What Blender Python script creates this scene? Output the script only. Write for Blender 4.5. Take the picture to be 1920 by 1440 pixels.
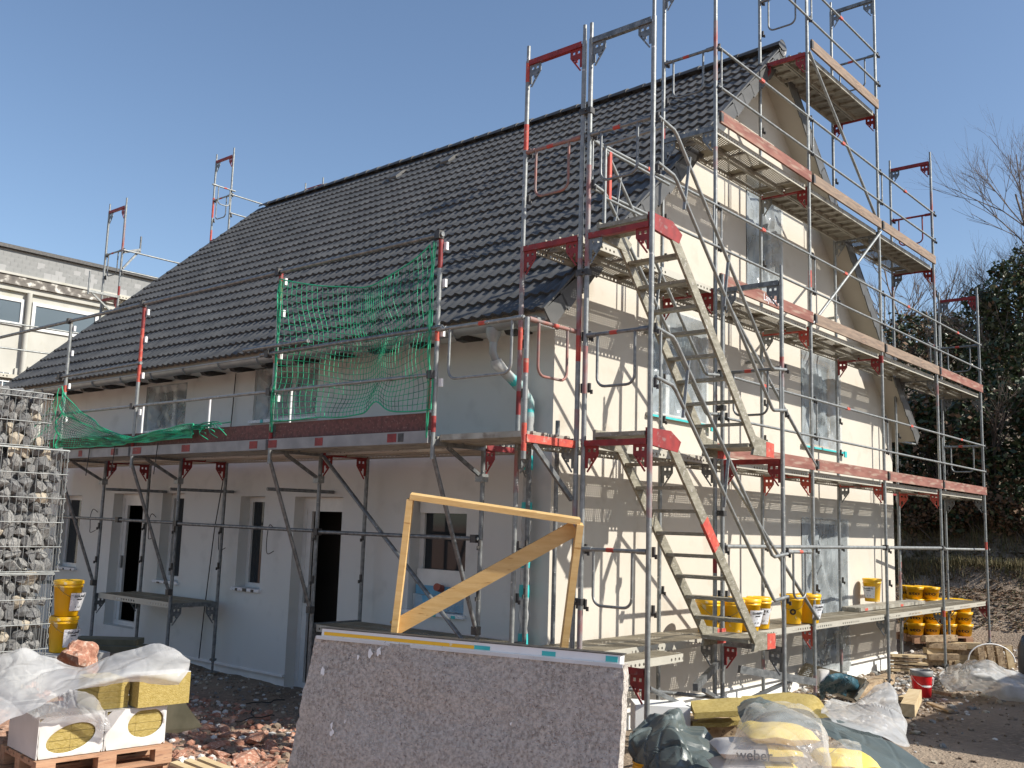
import bpy, bmesh, math, random
from mathutils import Vector, Matrix, noise
random.seed(7)
for o in list(bpy.data.objects): bpy.data.objects.remove(o)
SC = bpy.context.scene
COL = SC.collection
PI = math.pi
# ------------------------------------------------------------------ camera, world, sun, exposure
cam = bpy.data.cameras.new('camera'); camo = bpy.data.objects.new('camera', cam); COL.objects.link(camo)
cam.sensor_width = 36.0; cam.lens = 34.787; cam.clip_end = 2000; cam.clip_start = 0.05
_r = Vector((0.64965,-0.75964,0.03019)); _u = Vector((-0.12664,-0.06897,0.98955)); _f = Vector((0.74961,0.64668,0.14101))
camo.matrix_world = Matrix(((_r.x,_u.x,-_f.x,-7.44613),(_r.y,_u.y,-_f.y,-5.60144),(_r.z,_u.z,-_f.z,1.19773),(0,0,0,1)))
SC.camera = camo
SUN = Vector((0.45, -1.0, 0.82)).normalized()
W = bpy.data.worlds.new('World'); SC.world = W; W.use_nodes = True
nt = W.node_tree; bg = nt.nodes['Background']
sky = nt.nodes.new('ShaderNodeTexSky'); sky.sky_type = 'NISHITA'; sky.sun_disc = False
sky.sun_elevation = math.asin(SUN.z); sky.sun_rotation = math.atan2(SUN.x, SUN.y)
sky.altitude = 300; sky.air_density = 1.0; sky.dust_density = 1.0; sky.ozone_density = 2.0
nt.links.new(sky.outputs[0], bg.inputs[0]); bg.inputs[1].default_value = 0.118
sl = bpy.data.lights.new('sun', 'SUN'); sl.energy = 5.0; sl.angle = math.radians(0.53); sl.color = (1.0, 0.945, 0.855)
so = bpy.data.objects.new('sun', sl); COL.objects.link(so); so.location = SUN*40
so.rotation_euler = (-SUN).to_track_quat('-Z', 'Y').to_euler()
vs = SC.view_settings; vs.view_transform = 'Standard'; vs.look = 'None'; vs.gamma = 1; vs.exposure = 0.45
vs.use_curve_mapping = False
SC.render.engine = 'CYCLES'
SC.cycles.transparent_max_bounces = 24; SC.cycles.max_bounces = 8

# ------------------------------------------------------------------ helpers
def V(*a): return Vector(a)
def tagk(o, label=None, cat=None, group=None, kind=None):
    if label: o['label'] = label
    if cat: o['category'] = cat
    if group: o['group'] = group
    if kind: o['kind'] = kind
    return o
def world_loc(o):
    p = Vector(o.location); q = o.parent
    while q: p = p + Vector(q.location); q = q.parent
    return p
def thing(name, loc, label, cat, group=None):
    o = bpy.data.objects.new(name, None); o.empty_display_size = .2; COL.objects.link(o); o.location = loc
    return tagk(o, label, cat, group)
class MB:
    def __init__(s): s.v = []; s.f = []; s.m = []; s.s = []
    def add(s, vs, fs, m=0, smooth=False):
        b = len(s.v); s.v += [tuple(v) for v in vs]
        for f in fs: s.f.append(tuple(b+i for i in f)); s.m.append(m); s.s.append(smooth)
    def box(s, a, b, m=0):
        x0,y0,z0 = a; x1,y1,z1 = b
        s.add([(x0,y0,z0),(x1,y0,z0),(x1,y1,z0),(x0,y1,z0),(x0,y0,z1),(x1,y0,z1),(x1,y1,z1),(x0,y1,z1)],
              [(0,3,2,1),(4,5,6,7),(0,1,5,4),(1,2,6,5),(2,3,7,6),(3,0,4,7)], m)
    def obox(s, c, ax, ay, az, m=0):
        c=Vector(c); ax=Vector(ax); ay=Vector(ay); az=Vector(az)
        vs=[c+i*ax+j*ay+k*az for k in (-1,1) for i,j in ((-1,-1),(1,-1),(1,1),(-1,1))]
        s.add(vs, [(0,3,2,1),(4,5,6,7),(0,1,5,4),(1,2,6,5),(2,3,7,6),(3,0,4,7)], m)
    def beam(s, p0, p1, w, h, up=(0,0,1), m=0):
        p0=Vector(p0); p1=Vector(p1); d=p1-p0; L=d.length; d.normalize(); up=Vector(up)
        side=d.cross(up)
        if side.length<1e-4: side=d.cross(Vector((1,0,0)))
        side.normalize(); u=side.cross(d).normalized()
        s.obox((p0+p1)/2, d*L/2, side*w/2, u*h/2, m)
    def tube(s, p0, p1, r, n=8, m=0, caps=True, r1=None):
        p0=Vector(p0); p1=Vector(p1); d=(p1-p0)
        if d.length<1e-6: return
        d.normalize(); a=d.cross(Vector((0,0,1)))
        if a.length<1e-3: a=Vector((1,0,0))
        a.normalize(); b=d.cross(a); r1=r if r1 is None else r1
        vs=[]
        for P,R in ((p0,r),(p1,r1)):
            for i in range(n):
                t=2*PI*i/n; vs.append(P+a*math.cos(t)*R+b*math.sin(t)*R)
        s.add(vs,[(i,(i+1)%n,n+(i+1)%n,n+i) for i in range(n)],m,True)
        if caps: s.add(vs,[tuple(range(n-1,-1,-1)),tuple(range(n,2*n))],m)
    def path(s, pts, r, n=6, m=0, closed=False):
        pts=[Vector(p) for p in pts]; N=len(pts); vs=[]; a=None
        rr = r if isinstance(r,(list,tuple)) else [r]*N
        for k in range(N):
            if closed: d=(pts[(k+1)%N]-pts[k-1])
            else: d=(pts[min(k+1,N-1)]-pts[max(k-1,0)])
            if d.length<1e-9: d=Vector((0,0,1))
            d.normalize()
            if a is None:
                a=d.cross(Vector((0,0,1)))
                if a.length<1e-3: a=Vector((1,0,0))
            a=(a-d*a.dot(d))
            if a.length<1e-6: a=d.cross(Vector((1,0,.3)))
            a.normalize(); b=d.cross(a)
            for i in range(n):
                t=2*PI*i/n; vs.append(pts[k]+(a*math.cos(t)+b*math.sin(t))*rr[k])
        fs=[]
        for k in range(N if closed else N-1):
            k2=(k+1)%N
            for i in range(n): fs.append((k*n+i,k*n+(i+1)%n,k2*n+(i+1)%n,k2*n+i))
        s.add(vs,fs,m,True)
        if not closed: s.add(vs,[tuple(range(n-1,-1,-1)),tuple(range((N-1)*n,N*n))],m)
    def lathe(s, prof, c=(0,0,0), n=24, m=0, smooth=True):
        vs=[]
        for r,z in prof:
            for i in range(n): t=2*PI*i/n; vs.append((c[0]+r*math.cos(t),c[1]+r*math.sin(t),c[2]+z))
        fs=[(k*n+i,k*n+(i+1)%n,(k+1)*n+(i+1)%n,(k+1)*n+i) for k in range(len(prof)-1) for i in range(n)]
        s.add(vs,fs,m,smooth)
    def poly(s, pts, m=0): s.add(pts,[tuple(range(len(pts)))],m)
    def prism(s, pts, ext, m=0):
        ext=Vector(ext); a=[Vector(p) for p in pts]; b=[p+ext for p in a]; n=len(a)
        s.add(a+b,[tuple(range(n-1,-1,-1)),tuple(range(n,2*n))]+[(i,(i+1)%n,n+(i+1)%n,n+i) for i in range(n)],m)
    def grid(s, P, m=0, smooth=True):
        R=len(P); C=len(P[0]); vs=[p for row in P for p in row]
        s.add(vs,[(i*C+j,i*C+j+1,(i+1)*C+j+1,(i+1)*C+j) for i in range(R-1) for j in range(C-1)],m,smooth)
    def mesh(s, name, mats, org=(0,0,0)):
        me=bpy.data.meshes.new(name); org=Vector(org)
        me.from_pydata([tuple(Vector(v)-org) for v in s.v],[],s.f)
        mats = mats if isinstance(mats,(list,tuple)) else [mats]
        for m in mats: me.materials.append(m)
        me.polygons.foreach_set('material_index', s.m); me.polygons.foreach_set('use_smooth', s.s)
        me.update(); return me
    def build(s, name, mats, parent=None, org=None):
        """vertices given in world coordinates; org = world point of the object's origin"""
        if org is None: org = world_loc(parent) if parent else Vector((0,0,0))
        me=s.mesh(name,mats,org); return place(name,me,org,parent)
def place(name, me, loc, parent=None, rotz=0.0, rot=None, scale=None):
    o=bpy.data.objects.new(name,me); COL.objects.link(o)
    loc=Vector(loc)
    if parent: o.parent=parent; loc=loc-world_loc(parent)
    o.location=loc
    if rot is not None: o.rotation_euler=rot
    else: o.rotation_euler=(0,0,rotz)
    if scale is not None: o.scale=scale if hasattr(scale,'__len__') else (scale,)*3
    return o
def copy_tree(o, parent=None):
    c=o.copy(); COL.objects.link(c)
    if parent: c.parent=parent
    for ch in list(o.children): copy_tree(ch,c)
    return c
def dup(o, loc, rotz=0, label=None):
    c=copy_tree(o); c.location=loc; c.rotation_euler=(0,0,rotz)
    if label: c['label']=label
    return c
def nz(p, f=1.0): return noise.noise(Vector(p)*f)
def fb(p, f=1.0, o=4):
    a=0;g=1;t=0
    for k in range(o): a+=nz(p,f)*g; t+=g; g*=.5; f*=2.03
    return a/t
def catmull(P, nu, nv):
    """dense grid through a coarse grid of control points"""
    def cr(p0,p1,p2,p3,t): return .5*((2*p1)+(p2-p0)*t+(2*p0-5*p1+4*p2-p3)*t*t+(3*p1-p0-3*p2+p3)*t**3)
    P=[[Vector(p) for p in r] for r in P]
    def line(r,n):
        out=[]; N=len(r)
        for k in range(N-1):
            for i in range(n): out.append(cr(r[max(k-1,0)],r[k],r[k+1],r[min(k+2,N-1)],i/n))
        out.append(r[-1]); return out
    rows=[line(r,nu) for r in P]; cols=[line([rows[i][j] for i in range(len(rows))],nv) for j in range(len(rows[0]))]
    return [[cols[j][i] for j in range(len(cols))] for i in range(len(cols[0]))]
def crumple(G, amp, f, crease=0.5, seed=0.0):
    R=len(G); C=len(G[0]); out=[]
    for i in range(R):
        row=[]
        for j in range(C):
            p=G[i][j]; a=G[min(i+1,R-1)][j]-G[max(i-1,0)][j]; b=G[i][min(j+1,C-1)]-G[i][max(j-1,0)]
            n=a.cross(b)
            n = n.normalized() if n.length>1e-9 else Vector((0,0,1))
            q=p+Vector((seed,seed*1.7,0))
            d=fb(q,f*.5,2)*(1-crease)*1.6; am=crease; w=Vector((nz(q,f*.7),nz(q+Vector((5,5,5)),f*.7),0))
            for k in range(7):
                ang=seed*2.1+k*1.9+nz((seed,k,0))*2; t=(q.x*math.cos(ang)+q.y*math.sin(ang)+q.z*math.sin(ang*1.7+k))*f*(.45+.36*k)+w.x*1.4+w.y*.8
                x=abs((t%1.0)-.5); msk=.5+.5*max(-1,min(1,nz(q+Vector((k*3.3,0,0)),f*.8)*4))
                if k<2: d+=(x*4-1)*am*.62*msk
                else: d+=(max(0,1-x/.13)*1.3-.3)*am*.62*msk*(1 if k%2 else -1)
                am*=.74
            row.append(p+n*d*amp)
        out.append(row)
    return out

# ------------------------------------------------------------------ materials
MATS={}
def _base(name):
    m=bpy.data.materials.new(name); m.use_nodes=True; nt=m.node_tree; b=nt.nodes['Principled BSDF']; MATS[name]=m
    return m,nt,b
def nd(nt,t,**k):
    n=nt.nodes.new(t)
    for a,v in k.items():
        if a in n.inputs: n.inputs[a].default_value=v
        else: setattr(n,a,v)
    return n
def mat(name, c1, c2=None, rough=.7, metal=0, scale=8, bump=0, bscale=None, detail=6, lo=.35, hi=.65, c3=None, s3=40, f3=(.6,.7), stretch=None, coord='Object', spec=None):
    """two colours mixed by noise, an optional third colour as speckle, noise bump"""
    m,nt,b=_base(name); L=nt.links.new
    tc=nd(nt,'ShaderNodeTexCoord'); src=tc.outputs[coord]
    if stretch:
        mp=nd(nt,'ShaderNodeMapping'); mp.inputs['Scale'].default_value=stretch; L(src,mp.inputs[0]); src=mp.outputs[0]
    c2=c2 or c1
    n=nd(nt,'ShaderNodeTexNoise',Scale=scale,Detail=detail); L(src,n.inputs['Vector'])
    r=nd(nt,'ShaderNodeMapRange'); r.inputs[1].default_value=lo; r.inputs[2].default_value=hi; L(n.outputs[0],r.inputs[0])
    mx=nd(nt,'ShaderNodeMix',data_type='RGBA'); mx.inputs[6].default_value=(*c1,1); mx.inputs[7].default_value=(*c2,1); L(r.outputs[0],mx.inputs[0])
    out=mx.outputs[2]
    if c3:
        n3=nd(nt,'ShaderNodeTexNoise',Scale=s3,Detail=3); L(src,n3.inputs['Vector'])
        r3=nd(nt,'ShaderNodeMapRange'); r3.inputs[1].default_value=f3[0]; r3.inputs[2].default_value=f3[1]; L(n3.outputs[0],r3.inputs[0])
        m3=nd(nt,'ShaderNodeMix',data_type='RGBA'); L(r3.outputs[0],m3.inputs[0]); L(out,m3.inputs[6]); m3.inputs[7].default_value=(*c3,1); out=m3.outputs[2]
    L(out,b.inputs['Base Color']); b.inputs['Roughness'].default_value=rough; b.inputs['Metallic'].default_value=metal
    if spec is not None: b.inputs['Specular IOR Level'].default_value=spec
    if bump:
        nb=nd(nt,'ShaderNodeTexNoise',Scale=bscale or scale*4,Detail=6); L(src,nb.inputs['Vector'])
        bp=nd(nt,'ShaderNodeBump',Strength=min(1,bump),Distance=.01*max(1,bump)); L(nb.outputs[0],bp.inputs['Height']); L(bp.outputs[0],b.inputs['Normal'])
    return m
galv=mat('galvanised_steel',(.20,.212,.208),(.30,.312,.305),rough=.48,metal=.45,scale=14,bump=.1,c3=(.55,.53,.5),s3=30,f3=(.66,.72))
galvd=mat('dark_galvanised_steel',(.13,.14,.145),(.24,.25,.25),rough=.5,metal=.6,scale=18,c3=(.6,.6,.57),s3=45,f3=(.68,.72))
red=mat('worn_red_paint',(.27,.024,.022),(.17,.017,.018),rough=.6,scale=9,c3=(.22,.17,.16),s3=14,f3=(.60,.80))
redl=mat('sun_bleached_red_paint',(.50,.085,.05),(.40,.05,.04),rough=.65,scale=14,c3=(.42,.22,.17),s3=24,f3=(.56,.72))
patchy=mat('patchy_red_over_zinc',(.24,.25,.25),(.30,.06,.05),rough=.55,metal=.2,scale=7,lo=.42,hi=.66,c3=(.34,.30,.28),s3=30,f3=(.58,.74),stretch=(1,1,.45))
faded=mat('faded_brownish_red_paint',(.30,.12,.095),(.22,.17,.155),rough=.6,metal=.1,scale=9)
alu=mat('aluminium_stair',(.20,.185,.14),(.32,.30,.235),rough=.55,metal=.35,scale=9,stretch=(1,1,3),c3=(.46,.44,.40),s3=22,f3=(.60,.68),bump=.2)
deckal=mat('pale_deck_metal',(.28,.265,.22),(.42,.405,.35),rough=.55,metal=.3,scale=4,bump=.1,c3=(.19,.165,.13),s3=9,f3=(.52,.70))
iron=mat('dark_iron',(.05,.05,.05),(.09,.085,.08),rough=.55,metal=.5,scale=20)
stucco=mat('render_sun_tone',(.515,.475,.405),(.555,.515,.445),rough=.95,scale=.8,bump=.35,bscale=160,c3=(.44,.395,.32),s3=2.5,f3=(.58,.8))  # gable copy of the one render, warm sun put into its colour
stuccow=mat('render_shade_tone',(.60,.605,.575),(.64,.645,.625),rough=.95,scale=.7,bump=.3,bscale=160,c3=(.53,.535,.515),s3=3,f3=(.56,.8))  # eaves copy of the same render, toned for the shaded side
soff=mat('soffit_board_paint',(.42,.39,.33),(.45,.42,.36),rough=.8,scale=2,bump=.1)
tilem=mat('anthracite_roof_tile',(.062,.062,.060),(.095,.094,.090),rough=.47,scale=3.5,bump=.12,bscale=60,spec=.42,c3=(.105,.105,.102),s3=1.7,f3=(.52,.78))
vergem=mat('anthracite_verge_tile',(.075,.076,.074),(.10,.10,.097),rough=.5,scale=3,spec=.4)
zinc=mat('zinc_gutter',(.25,.26,.255),(.33,.34,.33),rough=.45,metal=.35,scale=5)
woodr=mat('red_stained_toe_board',(.17,.06,.045),(.27,.12,.09),rough=.85,scale=6,stretch=(.35,2,2),c3=(.34,.25,.19),s3=9,f3=(.50,.72),bump=.3)
woodg=mat('weathered_toe_board',(.165,.12,.09),(.27,.20,.145),rough=.85,scale=9,stretch=(.35,3,3),c3=(.30,.2,.14),s3=14,f3=(.6,.68),bump=.3)
woodd=mat('dark_brown_toe_board',(.09,.032,.027),(.16,.055,.045),rough=.7,scale=7,stretch=(3,.35,3),c3=(.22,.12,.1),s3=14,f3=(.6,.68))
pine=mat('fresh_pine',(.58,.37,.14),(.65,.44,.19),rough=.65,scale=5,stretch=(1,1,6),c3=(.38,.20,.06),s3=7,f3=(.64,.74),bump=.15)
pallet=mat('pallet_wood',(.36,.19,.11),(.46,.28,.17),rough=.85,scale=9,stretch=(.4,3,3),c3=(.25,.14,.09),s3=16,f3=(.58,.66),bump=.3)
oldwood=mat('weathered_timber',(.25,.17,.10),(.46,.35,.22),rough=.85,scale=8,stretch=(.5,2,2),c3=(.12,.08,.05),s3=15,f3=(.58,.66),bump=.3)
beamw=mat('pale_squared_timber',(.48,.36,.20),(.58,.46,.28),rough=.8,scale=8,stretch=(.5,2,2),bump=.2)
greenboard=mat('olive_formwork_board',(.085,.08,.05),(.13,.12,.08),rough=.8,scale=6)
yellow=mat('yellow_bucket_plastic',(.82,.45,.005),(.86,.48,.008),rough=.38,scale=4,c3=(.75,.62,.35),s3=11,f3=(.64,.70))
yellowb=mat('yellow_bag_print',(.80,.58,.08),(.86,.66,.18),rough=.5,scale=5,bump=.2)
redp=mat('red_bucket_plastic',(.62,.015,.02),(.7,.02,.03),rough=.3,scale=4)
greyp=mat('grey_plastic',(.20,.205,.205),(.29,.29,.285),rough=.55,scale=4)
white=mat('white_plastic',(.74,.74,.73),(.8,.8,.79),rough=.4,scale=5)
labelm=mat('white_label',(.68,.70,.73),(.78,.78,.79),rough=.5,scale=20,c3=(.35,.38,.45),s3=60,f3=(.6,.64))
black=mat('black_print',(.015,.015,.018),rough=.6)
bagm=mat('grey_paper_bag',(.46,.44,.42),(.58,.56,.53),rough=.7,scale=4,bump=.4,bscale=12)
wool=mat('rock_wool',(.36,.27,.075),(.46,.36,.13),rough=1,scale=30,stretch=(1,1,2.2),bump=1,bscale=90,c3=(.36,.27,.07),s3=50,f3=(.56,.66))
eps=mat('white_foam_block',(.72,.73,.70),(.80,.81,.78),rough=.9,scale=6,bump=.1,bscale=150)
shrink=mat('white_package_film',(.56,.55,.53),(.66,.65,.63),rough=.28,scale=3,bump=.25,bscale=9)
fleece=mat('grey_pink_painters_fleece',(.29,.262,.228),(.54,.50,.445),rough=1,scale=38,detail=12,lo=.38,hi=.62,bump=1,bscale=120,c3=(.62,.56,.53),s3=85,f3=(.60,.70))
tarp=mat('grey_green_tarpaulin',(.075,.095,.092),(.11,.135,.13),rough=.38,scale=3,bump=.15,bscale=20)
tarpd=mat('black_green_tarpaulin',(.03,.038,.036),(.06,.07,.066),rough=.35,scale=3,bump=.15,bscale=20)
bluec=mat('petrol_blue_sheet',(.015,.06,.085),(.035,.10,.13),rough=.4,scale=6,bump=.3,bscale=20)
teal=mat('teal_tape',(.03,.42,.42),(.06,.5,.5),rough=.5)
greennet=mat('green_net_cord',(.01,.30,.14),(.02,.42,.22),rough=.5,scale=6)
greennetd=mat('dark_green_net_cord',(.008,.13,.08),(.012,.22,.12),rough=.5,scale=6)
concrete=mat('grey_concrete',(.34,.34,.33),(.44,.44,.42),rough=.9,scale=5,bump=.3)
cable=mat('black_cable',(.02,.02,.02),rough=.6)
frameW=mat('white_window_frame',(.62,.62,.60),(.68,.68,.66),rough=.35)
frameO=mat('bare_wood_window_frame',(.45,.26,.08),(.52,.32,.12),rough=.6)
blueb=mat('light_blue_foam_board',(.12,.33,.50),(.16,.40,.58),rough=.8)
brownpipe=mat('red_brown_drain_pipe',(.28,.06,.03),(.32,.08,.04),rough=.5)
intr=mat('dark_interior',(.045,.04,.035),(.07,.06,.05),rough=.9,scale=1)  # near-black so the darkness of unlit rooms sits in the colour
rub=mat('red_sandstone',(.33,.145,.095),(.46,.26,.18),rough=.95,scale=9,bump=.8,bscale=30,c3=(.60,.45,.36),s3=9,f3=(.55,.68))
grav=[mat('grey_stone',(.16,.16,.155),(.285,.28,.265),rough=.95,scale=10,bump=.6,bscale=40,c3=(.42,.40,.36),s3=16,f3=(.6,.7)),
      mat('dark_grey_stone',(.12,.12,.12),(.21,.21,.205),rough=.95,scale=10,bump=.6,bscale=40),
      mat('ochre_stone',(.38,.33,.25),(.48,.42,.33),rough=.95,scale=10,bump=.6,bscale=40)]
def foam_mat(): pass
# perforated sheet: round holes really let the light through
def perf(name, c1, c2, px, py, r, ux='X', uy='Y', metal=.5, off=0.0, clip=None):
    m,nt,b=_base(name); L=nt.links.new
    tc=nd(nt,'ShaderNodeTexCoord'); sp=nd(nt,'ShaderNodeSeparateXYZ'); L(tc.outputs['Object'],sp.inputs[0])
    def cell(out,pitch,shift=None):
        a=nd(nt,'ShaderNodeMath',operation='DIVIDE'); L(out,a.inputs[0]); a.inputs[1].default_value=pitch
        if shift is not None:
            s=nd(nt,'ShaderNodeMath',operation='ADD'); L(a.outputs[0],s.inputs[0]); L(shift,s.inputs[1]); a=s
        f=nd(nt,'ShaderNodeMath',operation='FRACT'); L(a.outputs[0],f.inputs[0])
        g=nd(nt,'ShaderNodeMath',operation='SUBTRACT'); L(f.outputs[0],g.inputs[0]); g.inputs[1].default_value=.5
        h=nd(nt,'ShaderNodeMath',operation='MULTIPLY'); L(g.outputs[0],h.inputs[0]); h.inputs[1].default_value=pitch
        return h.outputs[0],a.outputs[0]
    y,yr=cell(sp.outputs[uy],py)
    fl=nd(nt,'ShaderNodeMath',operation='FLOOR'); L(yr,fl.inputs[0])
    hf=nd(nt,'ShaderNodeMath',operation='MULTIPLY'); L(fl.outputs[0],hf.inputs[0]); hf.inputs[1].default_value=off
    x,_=cell(sp.outputs[ux],px,hf.outputs[0])
    x2=nd(nt,'ShaderNodeMath',operation='POWER'); L(x,x2.inputs[0]); x2.inputs[1].default_value=2
    y2=nd(nt,'ShaderNodeMath',operation='POWER'); L(y,y2.inputs[0]); y2.inputs[1].default_value=2
    ad=nd(nt,'ShaderNodeMath',operation='ADD'); L(x2.outputs[0],ad.inputs[0]); L(y2.outputs[0],ad.inputs[1])
    gt=nd(nt,'ShaderNodeMath',operation='GREATER_THAN'); L(ad.outputs[0],gt.inputs[0]); gt.inputs[1].default_value=r*r
    al=gt.outputs[0]
    if clip:   # holes only in groups along the length
        w=nd(nt,'ShaderNodeMath',operation='DIVIDE'); L(sp.outputs[ux],w.inputs[0]); w.inputs[1].default_value=clip[0]
        fr=nd(nt,'ShaderNodeMath',operation='FRACT'); L(w.outputs[0],fr.inputs[0])
        g2=nd(nt,'ShaderNodeMath',operation='GREATER_THAN'); L(fr.outputs[0],g2.inputs[0]); g2.inputs[1].default_value=clip[1]
        mxm=nd(nt,'ShaderNodeMath',operation='MAXIMUM'); L(al,mxm.inputs[0]); L(g2.outputs[0],mxm.inputs[1]); al=mxm.outputs[0]
    L(al,b.inputs['Alpha'])
    n=nd(nt,'ShaderNodeTexNoise',Scale=7,Detail=5); L(tc.outputs['Object'],n.inputs['Vector'])
    mx=nd(nt,'ShaderNodeMix',data_type='RGBA'); mx.inputs[6].default_value=(*c1,1); mx.inputs[7].default_value=(*c2,1); L(n.outputs[0],mx.inputs[0])
    L(mx.outputs[2],b.inputs['Base Color']); b.inputs['Roughness'].default_value=.55; b.inputs['Metallic'].default_value=metal
    return m
perfdeck=perf('perforated_deck_steel',(.20,.17,.12),(.32,.285,.21),.040,.030,.0092,off=.5,clip=(.86,.74))
perfside=perf('slotted_deck_flange',(.40,.38,.32),(.50,.48,.41),.070,.090,.014,ux='X',uy='Z',metal=.2,clip=(1.0,.62))
# translucent building film
def film(name, col, alpha=.55, rough=.22, bscale=9, bump=.5, tl=.35):
    m,nt,b=_base(name); L=nt.links.new
    b.inputs['Base Color'].default_value=(*col,1); b.inputs['Roughness'].default_value=rough
    tc=nd(nt,'ShaderNodeTexCoord'); n=nd(nt,'ShaderNodeTexNoise',Scale=bscale,Detail=5,Distortion=1.2); L(tc.outputs['Object'],n.inputs['Vector'])
    bp=nd(nt,'ShaderNodeBump',Strength=bump,Distance=.03); L(n.outputs[0],bp.inputs['Height']); L(bp.outputs[0],b.inputs['Normal'])
    t=nd(nt,'ShaderNodeBsdfTranslucent'); t.inputs[0].default_value=(*col,1)
    a=nd(nt,'ShaderNodeMixShader'); a.inputs[0].default_value=tl; L(b.outputs[0],a.inputs[1]); L(t.outputs[0],a.inputs[2])
    tr=nd(nt,'ShaderNodeBsdfTransparent'); n2=nd(nt,'ShaderNodeTexNoise',Scale=bscale*.6,Detail=4); L(tc.outputs['Object'],n2.inputs['Vector'])
    mr=nd(nt,'ShaderNodeMapRange'); mr.inputs[1].default_value=.3; mr.inputs[2].default_value=.7; mr.inputs[3].default_value=max(0,alpha-.15); mr.inputs[4].default_value=min(1,alpha+.15); L(n2.outputs[0],mr.inputs[0])
    mx=nd(nt,'ShaderNodeMixShader'); L(mr.outputs[0],mx.inputs[0]); L(tr.outputs[0],mx.inputs[1]); L(a.outputs[0],mx.inputs[2])
    L(mx.outputs[0],nt.nodes['Material Output'].inputs[0]); return m
filmW=film('milky_polythene_film',(.72,.73,.72),.70,rough=.14,bump=.12)
filmB=film('clear_pallet_cover_film',(.70,.70,.68),.36,rough=.09,bscale=7,bump=.12)
filmG=film('window_cover_film',(.62,.68,.70),.42,rough=.10,bscale=5,bump=.25,tl=.12)
m,nt_,b_=_base('window_glass'); b_.inputs['Base Color'].default_value=(.02,.025,.03,1); b_.inputs['Roughness'].default_value=.05; glass=m
m,nt_,b_=_base('milky_window_glass'); b_.inputs['Base Color'].default_value=(.10,.13,.15,1); b_.inputs['Roughness'].default_value=.15; glassm=m

def text_mesh(body, size, mat_, depth=.001, bold=0.0, spacing=1.0):
    cu=bpy.data.curves.new('lettering','FONT'); cu.body=body; cu.size=size; cu.extrude=depth; cu.offset=bold; cu.space_character=spacing
    cu.align_x='CENTER'; cu.align_y='CENTER'; cu.resolution_u=3
    o=bpy.data.objects.new('lettering_tmp',cu); COL.objects.link(o); bpy.context.view_layer.update()
    me=bpy.data.meshes.new_from_object(o.evaluated_get(bpy.context.evaluated_depsgraph_get()))
    bpy.data.objects.remove(o); bpy.data.curves.remove(cu); me.name='lettering'; me.materials.clear(); me.materials.append(mat_)
    return me
def put_text(me, c, ux, uz, parent, name='lettering'):
    """me lies in its XY plane; ux = reading direction, uz = up of letters"""
    ux=Vector(ux).normalized(); n=ux.cross(Vector(uz)).normalized(); uz=n.cross(ux).normalized()
    R=Matrix((ux,uz,n)).transposed().to_4x4()
    o=bpy.data.objects.new(name,me); COL.objects.link(o); o.parent=parent
    o.matrix_local=Matrix.Translation(Vector(c)-world_loc(parent))@R
    return o

# large soft stains on the fleece
_n=MATS['grey_pink_painters_fleece'].node_tree; _b=_n.nodes['Principled BSDF']; _src=_b.inputs['Base Color'].links[0].from_socket
_t=nd(_n,'ShaderNodeTexCoord'); _q=nd(_n,'ShaderNodeTexNoise',Scale=2.6,Detail=5,Distortion=.8); _n.links.new(_t.outputs['Object'],_q.inputs['Vector'])
_m=nd(_n,'ShaderNodeMapRange'); _m.inputs[1].default_value=.35; _m.inputs[2].default_value=.7; _m.inputs[3].default_value=0; _m.inputs[4].default_value=.45; _n.links.new(_q.outputs[0],_m.inputs[0])
_x=nd(_n,'ShaderNodeMix',data_type='RGBA'); _n.links.new(_m.outputs[0],_x.inputs[0]); _n.links.new(_src,_x.inputs[6]); _x.inputs[7].default_value=(.56,.53,.49,1); _n.links.new(_x.outputs[2],_b.inputs['Base Color'])

# ------------------------------------------------------------------ terrain
def sst(a,b,x):
    t=min(1,max(0,(x-a)/(b-a))); return t*t*(3-2*t)
def ground_h(x,y):
    h=-1.14+.022*min(12,max(0,y))*(1-sst(2,5,x))
    h+=sst(-1.9,-3.0,x)*(.42+.25*sst(3,6,y))*sst(2.5,3.3,y)
    h+=sst(-4,-9,x)*.3
    r=sst(11.5,18.0,x)*1.15+sst(18.0,18.6,x+1.1*nz((y*.35,0,3)))*.55+sst(18.9,20.2,x+1.2*nz((y*.5,5,3)))*.75+max(0,x-19.5)*.42
    if x>45: r-= (x-45)*.42
    r*=sst(26,18,y)
    return h+min(r,12)
gm,gnt,gb=_base('bare_soil'); L=gnt.links.new
tc=nd(gnt,'ShaderNodeTexCoord'); n1=nd(gnt,'ShaderNodeTexNoise',Scale=.55,Detail=9); L(tc.outputs['Object'],n1.inputs['Vector'])
cr=nd(gnt,'ShaderNodeValToRGB'); e=cr.color_ramp.elements; e[0].position=.36; e[0].color=(.17,.128,.092,1); e[1].position=.66; e[1].color=(.31,.245,.18,1)
L(n1.outputs[0],cr.inputs[0])
n2=nd(gnt,'ShaderNodeTexNoise',Scale=14,Detail=8); L(tc.outputs['Object'],n2.inputs['Vector'])
mp=nd(gnt,'ShaderNodeMapRange'); mp.inputs[1].default_value=.5; mp.inputs[2].default_value=.75; L(n2.outputs[0],mp.inputs[0])
mx=nd(gnt,'ShaderNodeMix',data_type='RGBA'); L(mp.outputs[0],mx.inputs[0]); L(cr.outputs[0],mx.inputs[6]); mx.inputs[7].default_value=(.34,.26,.19,1)
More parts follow.
